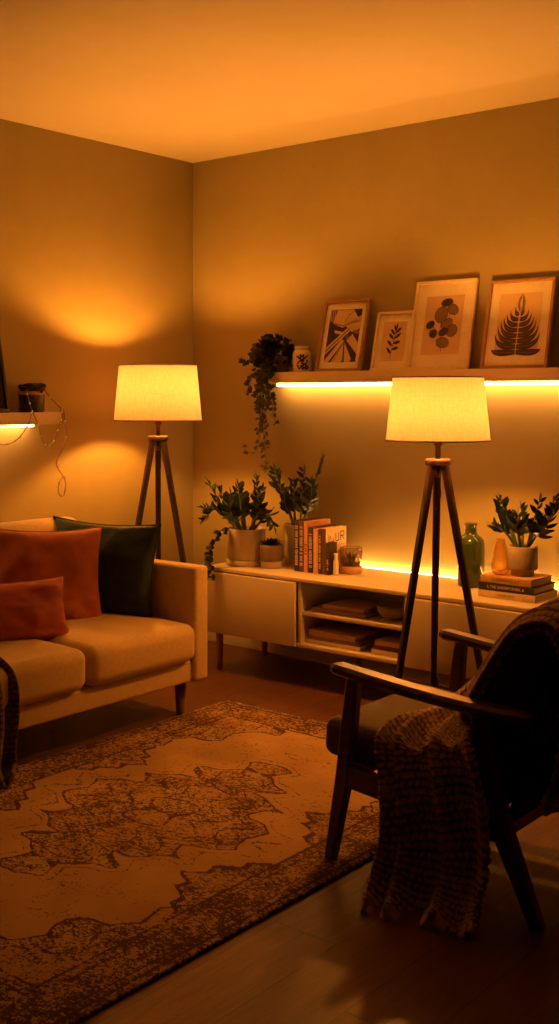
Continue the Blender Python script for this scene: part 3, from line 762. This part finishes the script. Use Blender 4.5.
def stroke(pts, w=.0042):
    for a, b in zip(pts, pts[1:]):
        dy, dz = b[0]-a[0], b[1]-a[1]; q = math.hypot(dy, dz); ny, nz = -dz/q*w/2, dy/q*w/2
        mb.poly([(t/2+.0006, a[0]+ny, a[1]+nz), (t/2+.0006, a[0]-ny, a[1]-nz), (t/2+.0006, b[0]-ny, b[1]-nz), (t/2+.0006, b[0]+ny, b[1]+nz)])
stroke([(.022, .180), (.022, .148), (.060, .148), (.060, .166)]); stroke([(.036, .176), (.036, .158)])
stroke([(.076, .186), (.076, .150), (.098, .150), (.098, .190)]); stroke([(.112, .150), (.112, .190), (.140, .190), (.140, .170), (.112, .170)]); stroke([(.124, .170), (.144, .150)])
mb.build('cover_lettering', 'black', r)
MB().rbox((t/2+.0004, .080, .068), (.0006, .158, .132), .0002, 1).build('jacket_band', 'bk_salmon', r)
bx += t+.0012
r = book(.062, .148, .018, 'bk_ink', 'short dark upright book at the right end of the row', 'upright books on the console'); r.location = (bx+.009, -.324, .5005); bx += .020
spine_marks(r, .018, .148, 'letter', .15, .5, 6, 44)

def flat_book(w, l, t, cm, label, x, y, z, rz, group, title=None, tmat='letterdark', size=.014):
    """lying book, spine towards -y, length along x"""
    r = book(w, l, t, cm, label, group)
    r.rotation_euler = (0, PI/2, 0); r.rotation_mode = 'XYZ'
    # local z -> +x, local x -> -z
    r.matrix_world = Matrix.Translation((x, y, z+t/2)) @ Matrix.Rotation(rz, 4, 'Z') @ Matrix.Rotation(PI/2, 4, 'Y') @ Matrix.Translation((0, 0, -l/2))
    if title:
        text_mesh('spine_lettering', title, size, tmat, r, (0, -.0006, l/2), Matrix(((0, 0, 1), (0, 1, 0), (1, 0, 0))).to_euler(), .0003) if False else None
        o = text_mesh('spine_lettering', title, size, tmat, r, (0, 0, 0), (0, 0, 0), .0003)
        # text x -> local z, text y -> local -x, text normal -> local -y
        R = Matrix(((0, -1, 0), (0, 0, -1), (1, 0, 0)))
        o.matrix_local = Matrix.Translation((0, -.0008, l/2)) @ R.to_4x4()
    return r
G1 = 'book stack under the grey plant pot'
flat_book(.200, .262, .029, 'bk_pale', 'bottom pale book of the stack under the grey plant pot', 2.098, -.368, .5005, -.03, G1, 'ANDRE ARTE', 'letterdark', .013)
flat_book(.190, .252, .030, 'bk_black', 'black middle book with pale spine lettering under the grey plant pot', 2.096, -.368, .5305, -.02, G1, 'L THE UNDERTONSEL &', 'letter', .0155)
flat_book(.182, .232, .029, 'bk_ochre', 'ochre top book carrying the grey plant pot', 2.094, -.366, .5615, -.035, G1, 'UNDERNACULT', 'letterdark', .018)
ZS = .5905
G2 = 'books lying in the console niche'
flat_book(.20, .290, .020, 'bk_grey', 'lower brown book lying on the upper niche shelf', 1.297, -.425, .3475, 0, G2)
flat_book(.18, .222, .017, 'bk_tan', 'upper tan book lying on the upper niche shelf', 1.318, -.418, .3680, .02, G2)
flat_book(.21, .300, .018, 'bk_pale', 'bottom pale book of the left lower niche stack', 1.272, -.435, .2035, 0, G2, None)
flat_book(.20, .290, .016, 'bk_grey', 'thin middle book of the left lower niche stack', 1.268, -.430, .2220, .01, G2)
flat_book(.19, .262, .026, 'bk_tan', 'thick tan top book of the left lower niche stack', 1.266, -.432, .2385, -.01, G2)
flat_book(.20, .175, .022, 'bk_pale', 'bottom pale book of the right lower niche stack', 1.570, -.435, .2035, 0, G2)
flat_book(.19, .165, .018, 'bk_red', 'dark middle book of the right lower niche stack', 1.573, -.430, .2260, 0, G2)
flat_book(.18, .155, .022, 'bk_tan', 'tan top book of the right lower niche stack', 1.576, -.430, .2445, .02, G2)
bw = MB().lathe([(0, .004), (.040, .004), (.042, 0), (.034, 0), (.036, .006), (.055, .018), (.068, .040), (.070, .062), (.066, .062), (.063, .040), (.050, .022), (0, .014)], (0, 0, 0), 36).build('bowl', 'bowl', loc=(1.535, -.345, .3475))
tag(bw, 'pale stoneware bowl on the upper niche shelf', 'bowl')

# ------------------------------------------------------------------ plants
def leaflet(mb, base, d, up, L, W, mi=0, curl=.15):
    """glossy pointed-oval leaflet, folded along its midrib"""
    d = d.normalized(); s_ = d.cross(up)
    if s_.length < 1e-4: s_ = d.cross(Vector((1, 0, 0)))
    s_.normalize(); n_ = s_.cross(d).normalized()
    rows = []
    for i in range(7):
        f = i/6; w = W*math.sin(PI*(f**.85*.96+.02))**.75*(1 if 0 < i < 6 else .12)
        c = base+d*L*f+n_*(-curl*L*f*f)
        rows.append([c-s_*w+n_*w*.35, c, c+s_*w+n_*w*.35])
    mb.grid(rows, mi)
def frond(parent, base, tip, bend, n, L, W, origin, seed, start=.28):
    rd = random.Random(seed); base, tip = Vector(base), Vector(tip)
    mid = base.lerp(tip, .5)+Vector(bend)
    pts = catmull([base, base.lerp(mid, .55)+Vector((0, 0, .01)), mid, tip], 24)
    mb = MB(); R = [(.0058*(1-i/24)+.0016) for i in range(25)]
    mb.tube([p-origin for p in pts], R, 6, mi=1)
    for k in range(n):
        f = start+(1-start)*(k/(n-1)); q = f*24; i = min(23, int(q)); p = pts[i].lerp(pts[i+1], q-i); t_ = (pts[i+1]-pts[i]).normalized()
        side = t_.cross(Vector((0, 0, 1)))
        side = side.normalized() if side.length > .05 else Vector((.774, .633, 0))
        # leaflets spread in the frond's own plane, tilted at random
        sd = 1 if k % 2 else -1
        tw = Matrix.Rotation(rd.uniform(-.7, .7), 3, t_)
        sz = (.62+.55*math.sin(PI*min(1, (f-start)/(1-start)*.75+.18)))*rd.uniform(.85, 1.12)
        d = (tw @ (side*sd))*.82+t_*.62+Vector((0, 0, .05))
        leaflet(mb, p-origin, d, (tw @ t_.cross(side)), L*sz, W*sz, 0, rd.uniform(.0, .25))
    leaflet(mb, pts[-1]-origin, (pts[-1]-pts[-3]), Vector((.3, .2, .9)), L*.85, W*.75, 0, .05)
    return mb.build('frond', ['leaf', 'stalk'], parent)
def pot(parent, prof, mat, soil_r, soil_z):
    MB().lathe(prof, n=40).build('pot', mat, parent)
    MB().lathe([(0, soil_z+.004), (soil_r*.6, soil_z+.003), (soil_r, soil_z), (soil_r, soil_z-.012), (0, soil_z-.012)], n=28).build('soil', 'soil', parent)
def pot_prof(r0, r1, h, wall=.006, foot=.0):
    return [(0, .0), (r0, 0), (r0+.002, .003), (r1, h-.003), (r1-.002, h), (r1-wall, h), (r1-wall-.002, h-.03), (0, h-.03)]

# large plant at the console's left end
bpo = Vector((.655, -.31, .5005))
pl = thing('potted_plant', 'large dark glossy-leaved plant in a wide pale pot at the console left end', 'plant', bpo)
MB().lathe([(0, 0), (.094, 0), (.097, .003), (.097, .026), (.093, .028), (0, .028)], n=40).build('saucer', 'potpale', pl)
MB().lathe([(0, .028), (.088, .028), (.094, .034), (.0965, .175), (.095, .178), (.089, .178), (.087, .150), (0, .150)], n=40).build('pot', 'potpale', pl)
MB().lathe([(0, .162), (.05, .164), (.087, .160), (.087, .150), (0, .150)], n=28).build('soil', 'soil', pl)
tips = [((.425, -.33, .885), (-.03, 0, .02), 13), ((.52, -.36, .86), (-.02, 0, .03), 12), ((.575, -.28, .875), (0, 0, .03), 11), ((.735, -.33, .925), (.03, 0, .02), 13), ((.63, -.40, .84), (0, -.03, .03), 10),
        ((.455, -.40, .775), (-.04, -.01, .05), 11), ((.43, -.36, .715), (-.03, 0, .09), 10), ((.80, -.38, .79), (.04, 0, .05), 10), ((.82, -.30, .70), (.04, 0, .07), 8), ((.70, -.25, .86), (.0, .0, .03), 11), ((.55, -.22, .82), (0, 0, .03), 10), ((.67, -.44, .75), (0, -.03, .06), 9)]
for k, (tp, bd, n_) in enumerate(tips):
    a = math.atan2(tp[1]-bpo.y, tp[0]-bpo.x)
    frond(pl, bpo+Vector((.035*math.cos(a), .035*math.sin(a), .160)), tp, bd, int(n_*1.7), .053, .0112, bpo, 10+k)
# trailing stem over the console edge
tr = catmull([(.63, -.38, .67), (.615, -.43, .68), (.60, -.47, .64), (.592, -.50, .58), (.60, -.512, .52), (.622, -.518, .455)], 40)
mb = MB(); mb.tube([p-bpo for p in tr], .002, 5, mi=1); rd = random.Random(5)
for i in range(4, 41, 2):
    p = tr[i]
    for q in range(2):
        a = rd.uniform(0, 2*PI); d = Vector((math.cos(a)*.8, -abs(math.sin(a))*.5-.1, rd.uniform(-.8, .1)))
        leaflet(mb, p-bpo, d, Vector((rd.uniform(-.5, .5), -1, .4)), rd.uniform(.026, .038), .0125, 0, .1)
mb.build('trailing_stem', ['leaf2', 'stalk'], pl)

# taller plant behind it
bp2 = Vector((.838, -.132, .5005))
pl2 = thing('potted_plant', 'taller glossy-leaved plant in a slim pale pot beside the black book', 'plant', bp2)
pot(pl2, pot_prof(.066, .072, .195), 'potpale', .063, .178)
tips = [((.945, -.085, 1.02), (.01, 0, .03), 17), ((.665, -.10, .955), (-.03, 0, .05), 14), ((.80, -.12, .90), (0, 0, .02), 11), ((.88, -.16, .88), (.01, 0, .02), 11), ((.76, -.15, .86), (-.02, 0, .02), 10), ((.93, -.14, .90), (.02, 0, .02), 10), ((.84, -.09, .95), (0, 0, .0), 12)]
for k, (tp, bd, n_) in enumerate(tips):
    a = math.atan2(tp[1]-bp2.y, tp[0]-bp2.x)
    frond(pl2, bp2+Vector((.025*math.cos(a), .02*math.sin(a), .178)), tp, bd, int(n_*1.45), .052, .0115, bp2, 40+k, .30)

# plant on the book stack
bp3 = Vector((2.122, -.272, ZS+.0005))
pl3 = thing('potted_plant', 'glossy-leaved plant in a grey footed pot on the stacked books', 'plant', bp3)
MB().lathe([(0, 0), (.046, 0), (.047, .002), (.047, .018), (.060, .026), (.0625, .034), (.063, .117), (.0615, .120), (.056, .120), (.054, .095), (0, .095)], n=40).build('pot', 'potgrey', pl3)
MB().lathe([(0, .112), (.03, .113), (.054, .108), (.054, .095), (0, .095)], n=28).build('soil', 'soil', pl3)
tips = [((2.025, -.28, .895), (-.01, 0, .03), 18), ((2.275, -.29, .880), (.02, 0, .01), 16), ((2.255, -.25, .905), (.0, .0, .02), 9), ((2.195, -.27, .895), (0, 0, .0), 8), ((2.02, -.32, .79), (-.02, 0, .03), 8), ((2.03, -.26, .83), (-.02, 0, .02), 8), ((2.13, -.33, .84), (0, -.02, .02), 9), ((2.22, -.33, .80), (.03, 0, .02), 8), ((2.09, -.22, .86), (0, .02, .0), 9)]
for k, (tp, bd, n_) in enumerate(tips):
    a = math.atan2(tp[1]-bp3.y, tp[0]-bp3.x)
    frond(pl3, bp3+Vector((.022*math.cos(a), .02*math.sin(a), .108)), tp, bd, int(n_*1.7), .050, .0100, bp3, 70+k, .34)

# two small succulents
bs = Vector((.812, -.305, .5005))
s1 = thing('potted_succulent', 'small rosette succulent in a brown pot with pale foot', 'plant', bs)
MB().lathe([(0, 0), (.051, 0), (.052, .002), (.053, .034), (0, .034)], n=36).build('pot_foot', 'potpale', s1)
MB().lathe([(0, .034), (.0545, .034), (.0575, .040), (.0575, .108), (.0555, .110), (.051, .110), (.050, .092), (0, .092)], n=36).build('pot', 'potbrown', s1)
MB().lathe([(0, .104), (.03, .104), (.050, .100), (.050, .092), (0, .092)], n=24).build('soil', 'soil', s1)
mb = MB()
for ring, (n_, el, L) in enumerate(((11, .25, .058), (10, .55, .050), (8, .9, .042), (5, 1.25, .034))):
    for k in range(n_):
        a = 2*PI*(k+.5*ring)/n_; d = Vector((math.cos(a)*math.cos(el), math.sin(a)*math.cos(el), math.sin(el)))
        leaflet(mb, Vector((.006*math.cos(a), .006*math.sin(a), .103)), d, Vector((0, 0, 1)), L, .010, 0, -.15)
mb.build('rosette', 'leaf2', s1)
bs2 = Vector((1.209, -.203, .5005))
s2 = thing('potted_succulent', 'spiky succulent in a ridged glass cup on a terracotta dish', 'plant', bs2)
MB().lathe([(0, 0), (.047, 0), (.051, .004), (.052, .030), (.049, .033), (0, .033)], n=36).build('dish', 'terra', s2)
MB().lathe([(0, .033), (.040, .033), (.048, .045), (.052, .080), (.0515, .122), (.0495, .122), (.050, .080), (.046, .047), (0, .037)], n=40).build('glass_cup', 'gclear', s2)
MB().lathe([(0, .048), (.03, .048), (.042, .044), (.040, .038), (0, .038)], n=24).build('soil', 'soil', s2)
mb = MB(); rd = random.Random(9)
for k in range(46):
    a = rd.uniform(0, 2*PI); el = rd.uniform(.55, 1.5); L = rd.uniform(.042, .060)
    d = Vector((math.cos(a)*math.cos(el)*.8, math.sin(a)*math.cos(el)*.8, math.sin(el)))
    leaflet(mb, Vector((.012*math.cos(a), .012*math.sin(a), .048)), d, Vector((0, 0, 1)), L, .0042, 0, -.1)
mb.build('spikes', 'leaf', s2)
mb = MB()
for k in range(16):
    a0 = 2*PI*k/16
    for sd in (-1, 1):
        mb.tube([((.0415+.0113*min(1, f*1.3))*math.cos(a0+sd*f*.55), (.0415+.0113*min(1, f*1.3))*math.sin(a0+sd*f*.55), .040+.068*f) for f in [i/8 for i in range(9)]], .0011, 4)
mb.build('lattice', 'dusk', s2)
jb = MB().lathe([(0, 0), (.012, 0), (.0135, .003), (.0135, .060), (.009, .072), (.0085, .090), (.011, .094), (.011, .100), (0, .100)], n=20).build('small_bottle', 'jar', loc=(1.192, -.299, .5005))
tag(jb, 'tiny cream ceramic bottle between the books and the glass cup', 'bottle')

# glass bottle and amber vase
gb = MB().lathe([(0, .004), (.052, .0), (.058, .007), (.0595, .10), (.0595, .178), (.056, .198), (.046, .213), (.032, .222), (.0255, .230), (.0245, .262), (.028, .264), (.028, .273), (.0205, .273), (.0205, .230), (.030, .217), (.043, .208), (.052, .194), (.0555, .176), (.0555, .012), (0, .010)], n=48).build('glass_bottle', 'ggreen', loc=(1.822, -.165, .5005))
tag(gb, 'wide green glass bottle with short neck standing on the console', 'bottle')
av = MB().lathe([(0, .003), (.024, 0), (.033, .008), (.0375, .026), (.0375, .046), (.033, .064), (.0295, .074), (.0295, .082), (.024, .115), (.018, .146), (.0155, .146), (.021, .115), (.0265, .082), (.0265, .074), (.030, .062), (.0345, .046), (.0345, .026), (0, .008)], n=40).build('glass_vase', 'gamber', loc=(2.045, -.315, ZS+.0005))
tag(av, 'small amber glass vase on the stacked books', 'vase')

# ------------------------------------------------------------------ trailing plant and jar on the long shelf
iv0 = Vector((.695, -.088, 1.4445))
iv = thing('trailing_plant', 'bushy trailing ivy hanging off the left end of the long shelf', 'plant', iv0)
pot(iv, pot_prof(.036, .046, .080), 'potbrown', .039, .067)
rd = random.Random(21)
lf = MB()
def ivy_leaf(mb, p, d, up, s_):
    d = d.normalized(); sv = d.cross(up)
    if sv.length < 1e-3: sv = Vector((1, 0, 0))
    sv.normalize(); n_ = sv.cross(d)
    prof = [(0, 0), (.10, .34), (.38, .50), (.46, .30), (.72, .26), (1, 0)]
    c = p+d*s_*.42+n_*s_*.06
    ring = [p+d*s_*a+sv*s_*b for a, b in prof]+[p+d*s_*a-sv*s_*b for a, b in reversed(prof[1:-1])]
    vs = [c]+ring; fs = [[0, i+1, (i+1) % len(ring)+1] for i in range(len(ring))]
    mb.add([tuple(v) for v in vs], fs, 0, False)
for k in range(300):
    a, e = rd.uniform(0, 2*PI), rd.uniform(-.5, 1.4); rr = rd.uniform(.5, 1)
    p = Vector((.112*rr*math.cos(a)*math.cos(e)-.036, .066*rr*math.sin(a)*math.cos(e)-.012, .080+.105*rr*math.sin(e)))
    if iv0.y+p.y > -.022: continue
    if p.z < .006 and iv0.x+p.x > .62 and iv0.y+p.y > -.16: p.z = .012
    d = Vector((p.x+.03, p.y-.03, rd.uniform(-.05, .04)))
    ivy_leaf(lf, p, d, Vector((rd.uniform(-.6, .6), -1, rd.uniform(-.2, .9))), rd.uniform(.030, .044))
lf.build('leaf_crown', 'leaf2', iv)
W0 = lambda x, y, z: Vector((x, y, z))-iv0
trails = [[(.69, -.09, 1.50), (.64, -.10, 1.46), (.615, -.11, 1.36), (.60, -.11, 1.22), (.615, -.11, 1.10), (.61, -.115, .96)],
          [(.70, -.13, 1.50), (.66, -.165, 1.47), (.64, -.17, 1.36), (.635, -.165, 1.26), (.64, -.16, 1.15), (.655, -.155, 1.06)],
          [(.68, -.08, 1.49), (.62, -.09, 1.45), (.575, -.10, 1.36), (.57, -.10, 1.26), (.565, -.11, 1.14), (.56, -.11, 1.06), (.50, -.11, 1.035), (.455, -.11, 1.07)],
          [(.69, -.11, 1.50), (.60, -.12, 1.49), (.53, -.12, 1.42), (.50, -.12, 1.36), (.485, -.12, 1.34)],
          [(.70, -.15, 1.49), (.69, -.185, 1.45), (.70, -.19, 1.37), (.725, -.19, 1.30), (.735, -.185, 1.27)],
          [(.71, -.15, 1.49), (.70, -.18, 1.45), (.705, -.185, 1.36), (.72, -.185, 1.26), (.735, -.18, 1.19)],
          [(.69, -.12, 1.49), (.62, -.14, 1.44), (.585, -.14, 1.33), (.60, -.14, 1.20), (.59, -.13, 1.08)],
          [(.69, -.12, 1.49), (.57, -.13, 1.52), (.49, -.13, 1.50), (.44, -.13, 1.52)],
          [(.69, -.15, 1.50), (.665, -.18, 1.44), (.675, -.18, 1.36), (.665, -.17, 1.26), (.655, -.16, 1.17)],
          [(.68, -.13, 1.50), (.60, -.16, 1.44), (.60, -.16, 1.36), (.615, -.16, 1.26), (.62, -.15, 1.16)],
          [(.69, -.12, 1.50), (.645, -.15, 1.44), (.62, -.15, 1.30), (.63, -.15, 1.16), (.64, -.145, 1.00), (.645, -.14, .95)]]
for tr in trails:
    pts = catmull(tr, 46); mb = MB(); mb.tube([W0(*p) for p in pts], .0015, 5, mi=1)
    for i in range(3, 47, 2):
        if rd.random() < .13: continue
        p = W0(*pts[i]); f = i/46
        for q in range(2 if f < .7 else 1):
            a = rd.uniform(0, 2*PI); d = Vector((math.cos(a), math.sin(a)*.5-.25, rd.uniform(-.9, .25)))
            ivy_leaf(mb, p+d*.006, d, Vector((rd.uniform(-.5, .5), -1, rd.uniform(0, .8))), rd.uniform(.024, .040)*(1.05-.40*f))
    mb.build('vine', ['leaf2', 'stalk'], iv)
jr = thing('ceramic_jar', 'white ceramic jar with dark floral motif on the long shelf', 'jar', (.822, -.080, 1.4445))
MB().lathe([(0, 0), (.044, 0), (.047, .004), (.048, .085), (.043, .100), (.035, .106), (.034, .112), (.037, .114), (.037, .128), (.030, .128), (.030, .108), (.040, .09), (.042, .010), (0, .008)], n=40).build('body', 'jar', jr)
mb = MB()
ca = math.atan2(-4.41, 3.41)
def on_jar(u, z): a = ca+u/.0485; return (.0487*math.cos(a), .0487*math.sin(a), z)
def jar_blob(u, z, ru, rzv, rot=0, n=10):
    mb.poly([on_jar(u+ru*math.cos(2*PI*k/n)*math.cos(rot)-rzv*math.sin(2*PI*k/n)*math.sin(rot), z+ru*math.cos(2*PI*k/n)*math.sin(rot)+rzv*math.sin(2*PI*k/n)*math.cos(rot)) for k in range(n)])
for cu, cz in ((.000, .068), (.012, .028)):
    for k in range(6): jar_blob(cu+.0125*math.cos(k*PI/3), cz+.0125*math.sin(k*PI/3), .0092, .0058, k*PI/3)
for (u, z, rot) in ((-.014, .045, .8), (-.016, .028, 2.4), (.020, .052, 2.2), (-.008, .018, .3), (.022, .018, .9), (-.016, .074, 2.6), (.018, .076, .6), (.0, .047, 1.5)): jar_blob(u*1.35, z, .0100, .0042, rot)
mb.build('floral_motif', 'ink', jr)

# ------------------------------------------------------------------ left shelf: planter and fairy lights
pt = thing('planter', 'small dark planter with dried tangle on the left shelf end', 'planter', (.084, -1.168, 1.2505))
MB().lathe([(0, 0), (.056, 0), (.058, .003), (.060, .092), (.058, .095), (.053, .095), (.051, .075), (0, .075)], n=36).build('pot', 'potdark', pt)
MB().lathe([(.0605, .080), (.0625, .082), (.0625, .094), (.0605, .096), (.058, .095), (.058, .081)], n=36, closed=True).build('rim_band', 'terra', pt)
mb = MB(); rd = random.Random(33)
for k in range(26):
    a = rd.uniform(0, 2*PI); r1 = rd.uniform(.02, .058); pts = []
    for i in range(7):
        f = i/6*PI*1.3; pts.append((.01*math.cos(a)+r1*math.cos(a+f), r1*math.sin(a+f), .092+.042*abs(math.sin(f))*rd.uniform(.5, 1)))
    mb.tube(catmull(pts, 14), .0052, 5)
mb.build('dried_tangle', 'dusk', pt)
MB().lathe([(0, 0), (.013, .002), (.018, .012), (.018, .022), (.010, .034), (.010, .042), (0, .042)], (.056, -.038, .052), 18).build('glass_ornament', 'gclear', pt)
w = [(.045, -1.128, 1.371), (.075, -1.112, 1.374), (.10, -1.100, 1.345), (.13, -1.075, 1.30), (.155, -1.052, 1.268), (.166, -1.044, 1.245), (.167, -1.040, 1.19), (.168, -1.035, 1.15), (.168, -1.050, 1.09), (.166, -1.085, 1.03), (.165, -1.088, 1.005), (.165, -1.070, .975), (.165, -1.045, .945),
     (.165, -1.035, .915), (.165, -1.042, .868), (.165, -1.062, .858), (.165, -1.078, .885), (.165, -1.072, .925), (.165, -1.048, .945), (.165, -1.038, .935)]
w2 = [(.155, -1.052, 1.268), (.170, -1.060, 1.235), (.168, -1.075, 1.19), (.168, -1.100, 1.13), (.168, -1.128, 1.098), (.168, -1.155, 1.100), (.168, -1.18, 1.14), (.168, -1.20, 1.20), (.168, -1.235, 1.262), (.150, -1.235, 1.30), (.120, -1.225, 1.345), (.10, -1.20, 1.362)]
w3 = [(.168, -1.235, 1.262), (.169, -1.245, 1.215), (.168, -1.275, 1.17), (.168, -1.315, 1.13), (.168, -1.38, 1.11), (.168, -1.46, 1.13), (.168, -1.52, 1.20), (.162, -1.54, 1.258)]
fl = thing('fairy_lights', 'thin string of fairy lights looping off the left shelf end', 'string lights', (.165, -1.05, 1.25))
FO = Vector((.165, -1.05, 1.25))
for ww in (w, w2, w3):
    pts = catmull(ww, 120); mb = MB(); mb.tube([p-FO+Vector((.0011*math.sin(i*2.1), .0011*math.cos(i*2.1), 0)) for i, p in enumerate(pts)], .0027, 5)
    mb.build('wire', 'wire', fl)
    for i in range(6, 120, 10):
        p = pts[i]-FO; MB().lathe([(0, -.005), (.0030, -.003), (.0030, .003), (0, .006)], tuple(p+Vector((.002, 0, 0))), 6).build('bulb', 'fairy', fl)

# ------------------------------------------------------------------ armchair
ch = thing('armchair', 'dark wooden open-arm lounge chair with olive cushions on the rug edge', 'armchair', (2.66, -1.61, 0))
CO = Vector((2.66, -1.61, 0))
def C(mb, name, mat, parent=ch): return mb.build(name, mat, parent, loc=tuple(-CO) if parent is ch else None)
YA, YB = -1.905, -1.315
for y, sg in ((YA, -1), (YB, 1)):
    z0 = .012 if True else 0
    C(MB().beam([(2.358, y, z0), (2.406, y, .255), (2.424, y, .40), (2.440, y, .535)], (1, 0, 0), [.032, .048, .046, .038], [.034, .036, .036, .034]), 'front_leg', 'chairwood')
    C(MB().beam([(3.0, y, 0), (2.905, y, .215), (2.865, y, .36), (2.838, y, .508)], (1, 0, 0), [.034, .056, .054, .050], [.034, .038, .036, .034]), 'rear_leg', 'chairwood')
    arm = catmull([(2.368, y, .557), (2.46, y, .548), (2.62, y, .533), (2.82, y, .521), (2.985, y, .521)], 14)
    C(MB().beam(arm, (0, 1, 0), [.040]+[.058]*3+[.060]*9+[.050, .036], [.022]+[.030]*12+[.026, .016], ch=.30), 'armrest', 'chairwood')
    C(MB().beam([(2.40, y, .262), (2.62, y, .238), (2.90, y, .222)], (0, 0, 1), [.066, .060, .066], [.030, .030, .030]), 'side_rail', 'chairwood')
    yi = y-sg*.11
    C(MB().beam([(2.895, yi, .245), (2.935, yi, .40), (3.045, yi, .66)], (1, 0, 0), [.040, .040, .028], [.026, .026, .022]), 'back_post', 'chairwood')
C(MB().beam([(2.405, YA+.012, .262), (2.405, YB-.012, .262)], (0, 0, 1), .056, .028), 'front_rail', 'chairwood')
C(MB().beam([(2.90, YA+.012, .228), (2.90, YB-.012, .228)], (0, 0, 1), .056, .028), 'rear_rail', 'chairwood')
for (x, z) in ((2.960, .475), (3.00, .560)):
    C(MB().beam([(x, YA+.045, z), (x, YB-.045, z)], (.0, 0, 1), .034, .016), 'back_slat', 'chairwood')
pn = MB().rbox((0, 0, 0), (.018, .55, .20), .004, 1)
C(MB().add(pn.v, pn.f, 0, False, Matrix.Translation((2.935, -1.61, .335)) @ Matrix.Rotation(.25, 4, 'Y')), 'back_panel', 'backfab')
seat = MB().rbox((0, 0, 0), (.580, .525, .108), .030, 3, (6, 6, 2), (.006, .004, .012))
C(MB().add(seat.v, seat.f, 0, True, Matrix.Translation((2.592, -1.61, .322)) @ Matrix.Rotation(.07, 4, 'Y')), 'seat_cushion', 'olive')
bk = MB().rbox((0, 0, 0), (.135, .535, .47), .040, 3, (2, 6, 6), (.012, .004, .006))
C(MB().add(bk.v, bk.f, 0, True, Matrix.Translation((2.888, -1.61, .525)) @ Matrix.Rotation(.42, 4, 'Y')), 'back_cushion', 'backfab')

# ------------------------------------------------------------------ world
wd = bpy.data.worlds.new('world'); SC.world = wd; wd.use_nodes = True
bg = wd.node_tree.nodes['Background']; bg.inputs[0].default_value = (1, .38, .06, 1); bg.inputs[1].default_value = .010
